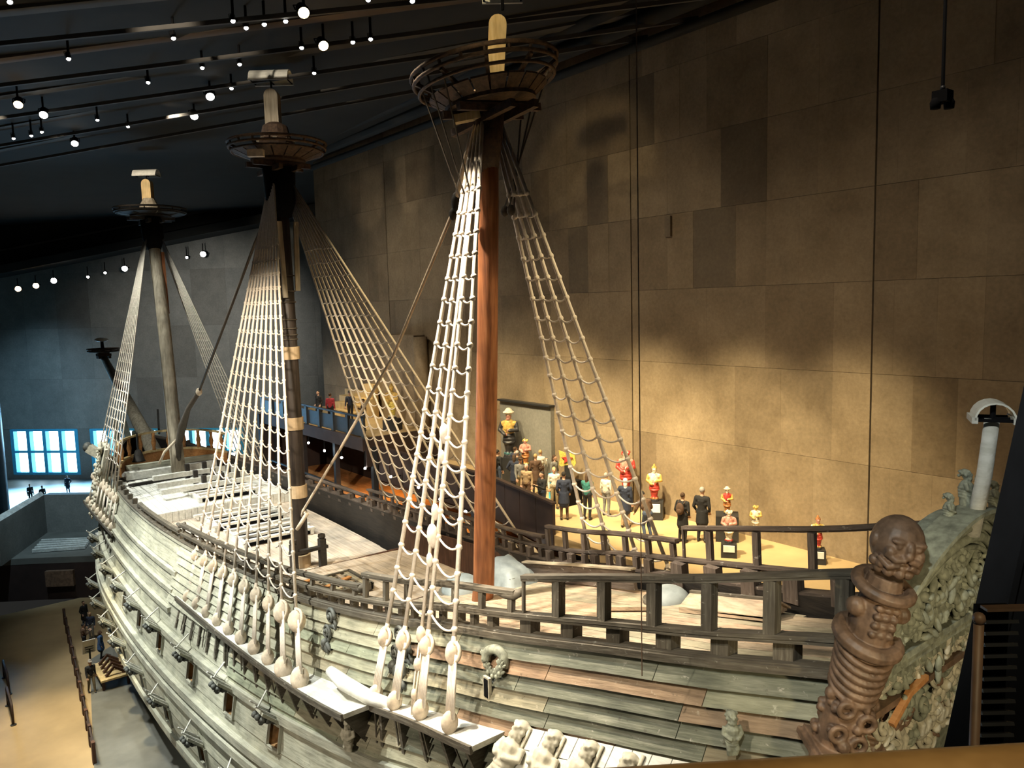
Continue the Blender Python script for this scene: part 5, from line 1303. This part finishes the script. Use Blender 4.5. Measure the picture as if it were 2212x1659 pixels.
PKL = ((-0.07, 0.05, -0.27), (-0.03, -0.08, -0.44)); PKR = ((0.07, 0.05, -0.27), (0.03, -0.08, -0.44))
PHL = ((-0.05, -0.08, -0.26), (0.06, -0.30, -0.14)); PHR = ((0.05, -0.08, -0.26), (-0.06, -0.30, -0.14))
HIP = ((0.13, 0.06, -0.24), (0.02, -0.06, -0.40)); PTR = ((0.10, -0.16, -0.16), (0.12, -0.42, -0.08))
BODY = {'down': person_mesh('person_body', (DN, DNR)), 'coat': person_mesh('person_body', (PKL, PKR), coat=True), 'phone': person_mesh('person_body', (PHL, PHR), head_yaw=0.1),
        'hip': person_mesh('person_body', (DN, HIP), coat=True, long_hair=True, head_yaw=0.3), 'walk': person_mesh('person_body', (((-0.04, -0.08, -0.27), (-0.04, -0.2, -0.48)), ((0.04, 0.1, -0.26), (0.05, 0.06, -0.5))), stride=0.16, hat=True),
        'point': person_mesh('person_body', (PKL, PTR), long_hair=True, lean=0.06), 'lean': person_mesh('person_body', (((-0.1, -0.14, -0.2), (-0.06, -0.36, -0.24)), ((0.1, -0.14, -0.2), (0.06, -0.36, -0.24))), lean=0.55, knees=0.35)}
HAIRC = {'brown': (0.06, 0.032, 0.016), 'black': (0.015, 0.012, 0.01), 'grey': (0.33, 0.31, 0.29), 'blond': (0.42, 0.29, 0.13), 'white': (0.65, 0.63, 0.6)}
CL = {'black': (0.012, 0.012, 0.014), 'navy': (0.018, 0.025, 0.05), 'red': (0.34, 0.03, 0.045), 'grey': (0.17, 0.17, 0.165), 'teal': (0.03, 0.16, 0.14), 'white': (0.58, 0.56, 0.5), 'tan': (0.34, 0.24, 0.14), 'blue': (0.04, 0.09, 0.2), 'denim': (0.05, 0.07, 0.12), 'brown': (0.09, 0.05, 0.03), 'khaki': (0.22, 0.18, 0.11)}
def person(pose, loc, face, hair, top, legs, label, h=1.72, bag=None, hold=None):
    o = link('person', BODY[pose], None, loc); o.rotation_euler = (0, 0, math.atan2(face[1], face[0]) + PI / 2)
    s = h / 1.72; o.scale = (s, s, s); tag(o, label, 'person', 'museum visitors')
    for i, mt in ((1, cloth('hair_' + hair, HAIRC[hair])), (2, cloth('cloth_' + top, CL[top])), (3, cloth('cloth_' + legs, CL[legs]))):
        o.material_slots[i].link = 'OBJECT'; o.material_slots[i].material = mt
    if bag:
        b = MB(); b.ball((0, 0.20, 1.22), (0.15, 0.09, 0.21), 12, 9); b.ball((0, 0.27, 1.14), (0.11, 0.05, 0.10), 10, 7)
        for q in (-1, 1): b.tube([(q * 0.11, 0.14, 1.38), (q * 0.12, 0.0, 1.48), (q * 0.12, -0.15, 1.36), (q * 0.12, -0.10, 1.12), (q * 0.11, 0.13, 1.06)], 0.016, 6)
        b.build('backpack_worn', cloth('cloth_' + bag, CL[bag]), o, True, 1.0)
    return o
ST = (-0.6, -0.8)
PEOPLE = [
 ('down', (10.1, 11.0, GZ), (1, 0.2), 'brown', 'navy', 'black', 'person in a navy top standing before the tall dark exhibit panel', 1.72, None),
 ('coat', (9.6, 10.2, GZ), (0.8, 0.5), 'grey', 'black', 'black', 'grey-haired person in a long black coat behind the dark parapet', 1.7, None),
 ('phone', (10.6, 9.6, GZ), (0.9, 0.3), 'blond', 'white', 'brown', 'person in a white top raising a hand near the painted statues', 1.68, None),
 ('hip', (10.3, 8.2, GZ), (0.3, -1), 'brown', 'grey', 'denim', 'long-haired person in grey with one hand on the hip by the parapet end', 1.66, None),
 ('walk', (8.5, 8.6, GZ), (-0.4, -1), 'brown', 'grey', 'khaki', 'person wearing a brimmed hat and a grey jacket walking along the parapet', 1.75, None),
 ('down', (8.6, 6.3, GZ), (-0.5, -0.9), 'blond', 'white', 'khaki', 'fair-haired person in pale clothes at the end of the dark parapet', 1.62, None),
 ('coat', (7.75, 4.7, GZ), (0.6, 0.7), 'black', 'navy', 'brown', 'person in a bulky dark navy coat facing the statues at the gallery corner', 1.76, None),
 ('point', (8.45, 4.0, GZ), (0.8, 0.3), 'brown', 'teal', 'black', 'person in a teal green jacket behind the far mizzen ratlines', 1.7, None),
 ('down', (9.5, 3.9, GZ), (1, 0.2), 'grey', 'white', 'grey', 'small person in a white shirt and grey trousers beyond the ratlines', 1.6, None),
 ('hip', (8.8, 2.1, GZ), (0.9, 0.4), 'white', 'navy', 'tan', 'white-haired person in navy jacket and tan trousers seen from behind', 1.74, None),
 ('lean', (8.2, 0.35, GZ), (0.35, 1), 'black', 'brown', 'denim', 'dark-clothed person bending forward beside the far ship rail', 1.74, None),
 ('coat', (8.95, -0.75, GZ), (1, 0.2), 'brown', 'black', 'black', 'shorter of two visitors in black coats side by side, bag on hip', 1.64, 'brown'),
 ('coat', (9.55, -1.2, GZ), (1, 0.3), 'grey', 'black', 'black', 'taller of two visitors in black coats side by side', 1.8, None),
 ('down', (8.9, 10.9, GZ), (1, 0.1), 'black', 'black', 'denim', 'person in black top and jeans at the dark parapet, beside the mast', 1.74, 'black'),
 ('hip', (9.0, 9.7, GZ), (0.9, 0.5), 'brown', 'navy', 'navy', 'long-haired person all in navy in the crowd behind the parapet', 1.66, None),
 ('coat', (9.7, 8.9, GZ), (0.5, 0.9), 'blond', 'brown', 'black', 'fair-haired person in a long brown coat in the gallery crowd', 1.7, None),
 ('down', (7.9, 7.4, GZ), (-0.8, -0.4), 'grey', 'tan', 'brown', 'grey-haired person in a tan jacket leaning by the parapet', 1.7, None),
 ('phone', (7.3, 5.6, GZ), (-0.9, 0.1), 'black', 'black', 'denim', 'person in black raising both hands at the parapet corner', 1.72, None),
 ('coat', (7.4, 28.6, SZ), (-1, -0.3), 'black', 'black', 'black', 'person in black on the raised stage at its balustrade', 1.74, None),
 ('down', (7.3, 26.6, SZ), (0.6, 0.6), 'brown', 'red', 'black', 'person in a bright red jacket on the raised stage', 1.72, None),
 ('walk', (8.7, 26.6, SZ), (-0.6, -0.7), 'black', 'navy', 'black', 'person in dark blue striding past the wooden bench on the stage', 1.72, 'black'),
 ('phone', (7.6, 22.6, SZ), (-0.8, 0.3), 'brown', 'brown', 'denim', 'person in brown on the stage close to the gilded figure', 1.66, None),
 ('down', (-4.9, 74.6, -10.5), (0.2, -1), 'brown', 'black', 'black', 'dark visitor standing against the bright windows at a stair wall', 1.74, None),
 ('coat', (-4.0, 72.8, -10.5), (0.3, -1), 'black', 'black', 'black', 'stout dark visitor in a coat in front of the bright windows', 1.72, None),
 ('hip', (-1.1, 77.0, -10.5), (-0.5, -1), 'black', 'navy', 'black', 'lone slim visitor silhouetted on the blue-lit floor by the windows', 1.68, None),
 ('coat', (-5.2, 43.6, -14), (0.5, -0.8), 'brown', 'black', 'denim', 'visitor in black at the back of the group below the ship', 1.74, None),
 ('down', (-5.2, 41.0, -14), (-0.5, -0.8), 'blond', 'navy', 'grey', 'fair-haired visitor in navy in the group below the ship', 1.7, None),
 ('phone', (-6.0, 38.8, -14), (0.9, 0.1), 'black', 'brown', 'black', 'visitor in brown with raised hands in the group below the ship', 1.76, None),
 ('hip', (-5.3, 37.0, -14), (0.9, -0.2), 'brown', 'blue', 'black', 'visitor in blue with hand on hip below the ship', 1.68, None),
 ('walk', (-6.7, 32.2, -14), (0.1, -1), 'grey', 'black', 'khaki', 'hatted visitor in black walking at the front of the group below the ship', 1.75, None)]
for pose, loc, face, hair, top, legs, lb, h, bag in PEOPLE: person(pose, loc, face, hair, top, legs, lb, h, bag)

# ------------------------------------------------------------------ painted statues on plinths
PAINT = {'red': (0.46, 0.045, 0.035), 'gold': (0.52, 0.34, 0.09), 'white': (0.66, 0.60, 0.48), 'pink': (0.52, 0.25, 0.20), 'green': (0.08, 0.20, 0.12), 'teal': (0.06, 0.16, 0.17), 'orange': (0.45, 0.18, 0.06), 'dark': (0.03, 0.03, 0.035), 'yellow': (0.58, 0.46, 0.10)}
for k_, v_ in PAINT.items(): MT['paint_' + k_] = plain('paint_' + k_, v_, 0.45, var=0.5, scale=14)
def statue(name, loc, h, cols, label, kind, face=(-0.8, -0.6), plinth=(0.5, 0.5, 0.5), sign=True):
    """carved painted figure: head with hat or curls, folded arms, cloak and a scrolled tail"""
    b = MB(); lab = []
    HEAD, HAT, TORSO, ARM, SKIRT, TAIL = range(6)
    def cap(p, r, l):
        b.tube(p, r, 10); b.ball(p[0], r[0], 8, 6); b.ball(p[-1], r[-1], 8, 6)
        for i in range(len(p) - 1): lab.append((p[i], p[i + 1], (r[i] + r[i + 1]) / 2, l))
    def ball(c, r, l): 
        rr = r if isinstance(r, tuple) else (r, r, r); b.ball(c, rr, 10, 8); lab.append((c, c, sum(rr) / 3, l))
    ball((0, -0.01, 0.88), (0.065, 0.075, 0.085), HEAD); ball((0, -0.085, 0.875), 0.018, HEAD); ball((0, -0.06, 0.815), (0.04, 0.035, 0.04), HAT if kind == 'beard' else HEAD)
    if kind == 'hat':
        ball((0, 0, 0.95), (0.13, 0.13, 0.035), HAT); ball((0, 0, 0.985), (0.08, 0.08, 0.06), HAT)
    elif kind == 'helmet':
        ball((0, 0.01, 0.925), (0.08, 0.09, 0.06), HAT); cap([(0, -0.05, 0.985), (0, 0.05, 1.01), (0, 0.12, 0.93)], [0.02, 0.03, 0.02], HAT)
    else:
        for i in range(9):
            a = 2 * PI * i / 9; ball((0.07 * math.cos(a), 0.02 + 0.06 * math.sin(a), 0.92 - 0.02 * (i % 3)), 0.04, HAT)
    cap([(0, 0, 0.8), (0, 0, 0.74)], [0.05, 0.06], HEAD)
    cap([(0, 0, 0.70), (0, 0, 0.60), (0, 0, 0.52)], [0.12, 0.13, 0.10], TORSO); cap([(-0.11, 0, 0.71), (0.11, 0, 0.71)], [0.065, 0.065], TORSO)
    for s in (-1, 1):
        cap([(s * 0.15, 0, 0.70), (s * 0.19, -0.04, 0.58), (s * 0.06, -0.15, 0.54 + 0.04 * s)], [0.055, 0.05, 0.035], ARM)
        c = Vector((s * 0.04, -0.155, 0.54 + 0.04 * s))
        for k in range(4): cap([c, c + Vector((-s * 0.04, -0.012, 0.02 - 0.014 * k))], [0.012, 0.009], HEAD)
        cap([c, c + Vector((-s * 0.02, -0.02, 0.035))], [0.012, 0.009], HEAD)
    for i in range(5): b.torus((0, 0, 0.48 - 0.035 * i), 0.10 + 0.006 * i, 0.028, Matrix.Rotation(0.2 * (-1) ** i, 3, 'X'), 14, 6); lab.append(((0, 0, 0.48 - 0.035 * i), (0, 0, 0.47 - 0.035 * i), 0.12, SKIRT))
    cap([(0, 0, 0.45), (0, 0, 0.3), (0, 0, 0.15)], [0.11, 0.12, 0.09], SKIRT); cap([(0, 0, 0.15), (0, -0.01, 0.02)], [0.085, 0.07], TAIL)
    for i in range(6):
        a = 2 * PI * i / 6 + 0.3; ball((0.085 * math.cos(a), 0.085 * math.sin(a), 0.08), 0.04, TAIL)
    me = remesh(b, 'carved_body', [MT['paint_' + c] for c in cols], 0.014, 1, 1.0, lab)
    o = tag(empty(name, loc=loc), label, 'statue', 'painted statues along the wall')
    o.rotation_euler = (0, 0, math.atan2(face[1], face[0]) + PI / 2)
    pw, pd_, ph = plinth
    bd = link('carved_body', me, o); bd.location = (0, 0, ph * K); bd.scale = (h * K,) * 3
    MB().lathe((0, 0, ph), [(0.13 * h, -0.02), (0.12 * h, 0.05 * h), (0.08 * h, 0.08 * h)], 12).build('foot_block', MT['paint_dark'], o)
    MB().prism([(-pw / 2, -pd_ / 2, 0), (pw / 2, -pd_ / 2, 0), (pw / 2, pd_ / 2, 0), (-pw / 2, pd_ / 2, 0)], (0, 0, ph)).build('plinth', MT['steel'], o)
    if sign: MB().prism([(-pw * 0.36, -pd_ / 2 - 0.02, ph * 0.45), (pw * 0.36, -pd_ / 2 - 0.02, ph * 0.45), (pw * 0.36, -pd_ / 2 - 0.02, ph * 0.92), (-pw * 0.36, -pd_ / 2 - 0.02, ph * 0.92)], (0, 0.02, 0.01)).build('info_sign', MT['paper'], o)
    return o
statue('statue', (10.6, 12.1, GZ), 2.5, ('pink', 'white', 'gold', 'dark', 'dark', 'teal'), 'tall statue in a broad white hat before the dark exhibit panel', 'hat', plinth=(0.7, 0.7, 1.3), sign=False)
statue('statue', (10.7, 10.9, GZ), 1.45, ('pink', 'yellow', 'pink', 'pink', 'orange', 'yellow'), 'pink statue with bright yellow curls near the dark exhibit panel', 'curl', plinth=(0.5, 0.5, 1.0), sign=False)
statue('statue', (10.75, 3.9, GZ), 1.95, ('white', 'red', 'pink', 'red', 'red', 'red'), 'tall red and pink statue with a cream face beyond the ratlines', 'curl', plinth=(0.55, 0.55, 0.85), sign=False)
statue('statue', (10.75, 2.25, GZ), 1.55, ('white', 'gold', 'white', 'gold', 'red', 'orange'), 'white and red statue with a gilded headdress above a low dark plinth', 'helmet', plinth=(0.75, 0.75, 0.75))
statue('statue', (10.5, -1.65, GZ), 1.05, ('white', 'white', 'red', 'gold', 'orange', 'gold'), 'red-sashed cream statue on the largest black plinth', 'hat', plinth=(0.85, 0.85, 1.0), sign=False)
statue('statue', (8.9, -2.9, GZ), 1.25, ('white', 'white', 'pink', 'pink', 'white', 'red'), 'pink and white striped statue in front of the largest black plinth', 'curl', plinth=(0.55, 0.55, 0.5))
statue('statue', (10.1, -3.2, GZ), 1.0, ('gold', 'gold', 'white', 'gold', 'white', 'dark'), 'small gilded bust on a thin stand between the plinths', 'beard', plinth=(0.2, 0.2, 0.75), sign=False)
statue('statue', (10.55, -5.4, GZ), 1.15, ('pink', 'orange', 'gold', 'white', 'red', 'gold'), 'small gold and red statue alone on a dark plinth near the stern', 'helmet', plinth=(0.5, 0.5, 0.5))
statue('statue', (9.0, 21.6, SZ), 2.1, ('gold', 'gold', 'gold', 'gold', 'yellow', 'white'), 'gilded statue at the edge of the raised stage', 'helmet', plinth=(0.9, 0.9, 0.7), sign=False)
hp_ = tag(empty('heraldic_plaque', loc=(10.7, 7.7, GZ)), 'yellow heraldic plaque with a red star shape on a dark stand', 'plaque')
hp_.rotation_euler = (0, 0, math.atan2(-0.6, -0.8) + PI / 2)
MB().prism([(-0.42, 0, 1.5), (-0.3, 0, 1.42), (0.0, 0, 1.5), (0.34, 0, 1.44), (0.42, 0, 1.6), (0.34, 0, 2.1), (0.0, 0, 2.05), (-0.42, 0, 2.2), (-0.36, 0, 1.85)], (0, 0.1, 0)).build('plaque_board', MT['paint_yellow'], hp_)
star = [(0.0 + (0.28 if i % 2 == 0 else 0.12) * math.cos(PI / 2 + i * PI / 5), -0.06, 1.8 + (0.26 if i % 2 == 0 else 0.11) * math.sin(PI / 2 + i * PI / 5)) for i in range(10)]
MB().prism(star, (0, 0.08, 0)).build('red_star', MT['paint_red'], hp_); MB().box((0, 0.1, 0.75), (0.3, 0.2, 1.5)).build('stand', MT['steel'], hp_)
dp = tag(empty('display_case', loc=(9.75, 6.75, GZ)), 'black and blue display stand with a tilted white sheet by the plaque', 'display stand')
MB().box((0, 0, 0.55), (0.9, 1.2, 1.1)).build('case_body', MT['black'], dp); MB().prism([(-0.47, -0.5, 0.8), (-0.47, 0.1, 0.8), (-0.47, 0.1, 1.2), (-0.47, -0.5, 1.2)], (-0.03, 0, 0.0)).build('white_sheet', MT['paper'], dp); MB().box((-0.2, 0.75, 0.7), (0.3, 0.25, 1.2)).build('blue_panel', MT['daylit_frame'], dp)
# stepped wooden bench on the stage
bn = tag(empty('stepped_bench', loc=(10.2, 29.5, SZ)), 'stepped orange wooden seating against the wall of the raised stage', 'bench')
for k in range(4): MB().box((0.5 - 0.45 * k + 0.3, 0, 0.22 + 0.0 * k + (3 - k) * 0.42 / 2), (0.45, 4.2 - 0.0 * k, 0.42 + (3 - k) * 0.42)).build('seat_step', MT['pine'], bn)
MB().box((1.0, -1.2, 1.95), (0.5, 1.4, 0.5)).build('back_block', MT['pine'], bn)

# ------------------------------------------------------------------ ground floor furniture on the port side
fc = tag(empty('barrier_fence', loc=(-7, 35, -14)), 'low dark red barrier between the tan floor and the path under the ship', 'fence')
F0, F1 = Vector((0.75, 10.4, 0)), Vector((-1.05, -11.3, 0))
for k in range(12): p = F0.lerp(F1, k / 11); MB().box((p.x, p.y, 0.6), (0.16, 0.3, 1.2)).build('post', MT['bulk'], fc)
for z in (0.55, 1.1): MB().sweep([F0 + Vector((0, 0, z)), F1 + Vector((0, 0, z))], 0.08, 0.1).build('rail', MT['brown_dark'], fc)
for k in range(11):
    a, c = F0.lerp(F1, k / 11 + 0.012), F0.lerp(F1, (k + 1) / 11 - 0.012); MB().sweep([a + Vector((0, 0, 0.3)), c + Vector((0, 0, 0.3))], 0.05, 0.45).build('panel', MT['brown_dark'], fc)
sg_ = tag(empty('info_board', loc=(-6.2, 35.4, -14)), 'white printed board on a post above the dark barrier', 'sign')
MB().box((0, 0, 0.9), (0.1, 0.1, 1.8)).build('post', MT['steel'], sg_); MB().box((-0.03, -0.08, 1.75), (0.75, 0.05, 1.0), Matrix.Rotation(0.3, 3, 'X')).build('board', MT['paper'], sg_)
for z in range(5): MB().box((-0.03, -0.13 - 0.0, 1.45 + z * 0.14), (0.5, 0.02, 0.04), Matrix.Rotation(0.3, 3, 'X')).build('print_line', MT['steel'], sg_)
tb = tag(empty('model_table', loc=(-5.4, 33.2, -14)), 'wooden model of ship timbers on a low table beside the hull', 'table')
MB().box((0, 0, 0.7), (1.7, 3.0, 0.12)).build('table_top', MT['pine'], tb)
for sx in (-0.7, 0.7):
    for sy in (-1.3, 1.3): MB().box((sx, sy, 0.32), (0.14, 0.14, 0.64)).build('leg', MT['bulk'], tb)
for k in range(4): MB().sweep([(-0.5, -1.1 + 0.7 * k, 0.8), (0.0, -1.0 + 0.7 * k, 1.25), (0.6, -1.1 + 0.7 * k, 0.8)], 0.16, 0.16).build('model_rib', MT['bulk'], tb)
for i, (x, y, lb) in enumerate(((-10.7, 36.8, 'bent tube railing on the tan floor, farther of two'), (-10.9, 32.4, 'bent tube railing on the tan floor, nearer of two'))):
    rl = tag(empty('tube_railing', loc=(x, y, -14)), lb, 'railing', 'tube railings on the tan floor')
    MB().tube([(0, 1.4, 0), (0, 1.4, 1.1), (0, 1.2, 1.25), (0, -1.2, 1.25), (0, -1.4, 1.1), (0, -1.4, 0)], 0.07, 7).build('tube_frame', MT['brown_dark'], rl, smooth=True); MB().tube([(0, -1.4, 0.65), (0, 1.4, 0.65)], 0.05, 6).build('tube_rung', MT['brown_dark'], rl, smooth=True)
    for s in (-1.4, 1.4): MB().lathe((0, s, 0), [(0.16, 0), (0.16, 0.04), (0.07, 0.06)], 10).build('foot_plate', MT['steel'], rl)
br_ = structure(MB().box((-5.6, 51.4, -12.2), (2.2, 0.3, 1.3), Matrix.Rotation(-0.6, 3, 'Z')).build('wall_niche_panel', MT['carve_brown']))

# ------------------------------------------------------------------ balcony the photograph was taken from
CR = Vector((0.784, -0.621, 0)); CFw = Vector((0.621, 0.784, 0))
hr = tag(empty('handrail', loc=(-12.6, -18.58, 8.0)), 'warm tan wooden handrail of the balcony, very close', 'handrail')
MB().tube([CR * t + Vector((0, 0, -0.028 + 0.040 * t)) for t in (-3, -1.5, 0, 1.5, 3)], 0.075, 14).build('rail_bar', MT['oak_rail'], hr, smooth=True)
for t in (-2.4, 0.62): MB().tube([CR * t + Vector((0, 0, -0.03)), CR * t + Vector((0, 0, -1.2))], 0.02, 8).build('rail_post', MT['steel'], hr)
ps = tag(empty('bollard_post', loc=(-11.16, -18.46, 7.0)), 'slim brown upright rod in front of the slatted screen', 'post')
MB().tube([(0, 0, -1.0), (0, 0, 0.9)], 0.017, 8).build('rod', MT['carve_brown'], ps, smooth=True); MB().ball((0, 0, 0.92), 0.022, 8, 6).build('rod_cap', MT['carve_brown'], ps, smooth=True)
bk = tag(empty('leaning_column', loc=(-7.66, -17.18, 5.4)), 'black slanting steel column cutting off the carved stern', 'column')
D_ = Vector((0.66, -0.19, 2.56)); W_ = CR * 0.75; T_ = CFw * 0.35
a0 = -D_ * 0.8; a1 = D_ * 2.2
MB().prism([a0, a0 + W_, a0 + W_ + T_, a0 + T_], a1 - a0).build('column_shaft', MT['black'], bk)
MB().prism([a0 + CR * 0.0 - CFw * 0.02, a0 + CR * 0.05 - CFw * 0.02, a0 + CR * 0.05, a0], a1 - a0).build('column_flange', MT['black'], bk)
ls = tag(empty('slatted_screen', loc=(-9.64, -17.93, 7.2)), 'dark louvred screen with a brown top strip at the picture edge', 'screen')
q0 = Vector((0, 0, 0))
for k in range(14):
    MB().sweep([q0 + Vector((0, 0, -0.70 + k * 0.062)), q0 + CR * 0.17 + Vector((0, 0, -0.70 + k * 0.062))], 0.05, 0.018, (0.3, 0.3, 1)).build('slat', MT['steel'], ls)
MB().sweep([q0 + Vector((0, 0, 0.18)), q0 + CR * 0.4 + Vector((0, 0, 0.18))], 0.06, 0.014).build('top_strip', MT['carve_brown'], ls)
MB().prism([q0 + CFw * 0.06 + Vector((0, 0, -0.9)), q0 + CFw * 0.06 + CR * 0.17 + Vector((0, 0, -0.9)), q0 + CFw * 0.06 + CR * 0.17 + Vector((0, 0, 0.17)), q0 + CFw * 0.06 + Vector((0, 0, 0.17))], CFw * 0.03).build('screen_back', MT['black'], ls)
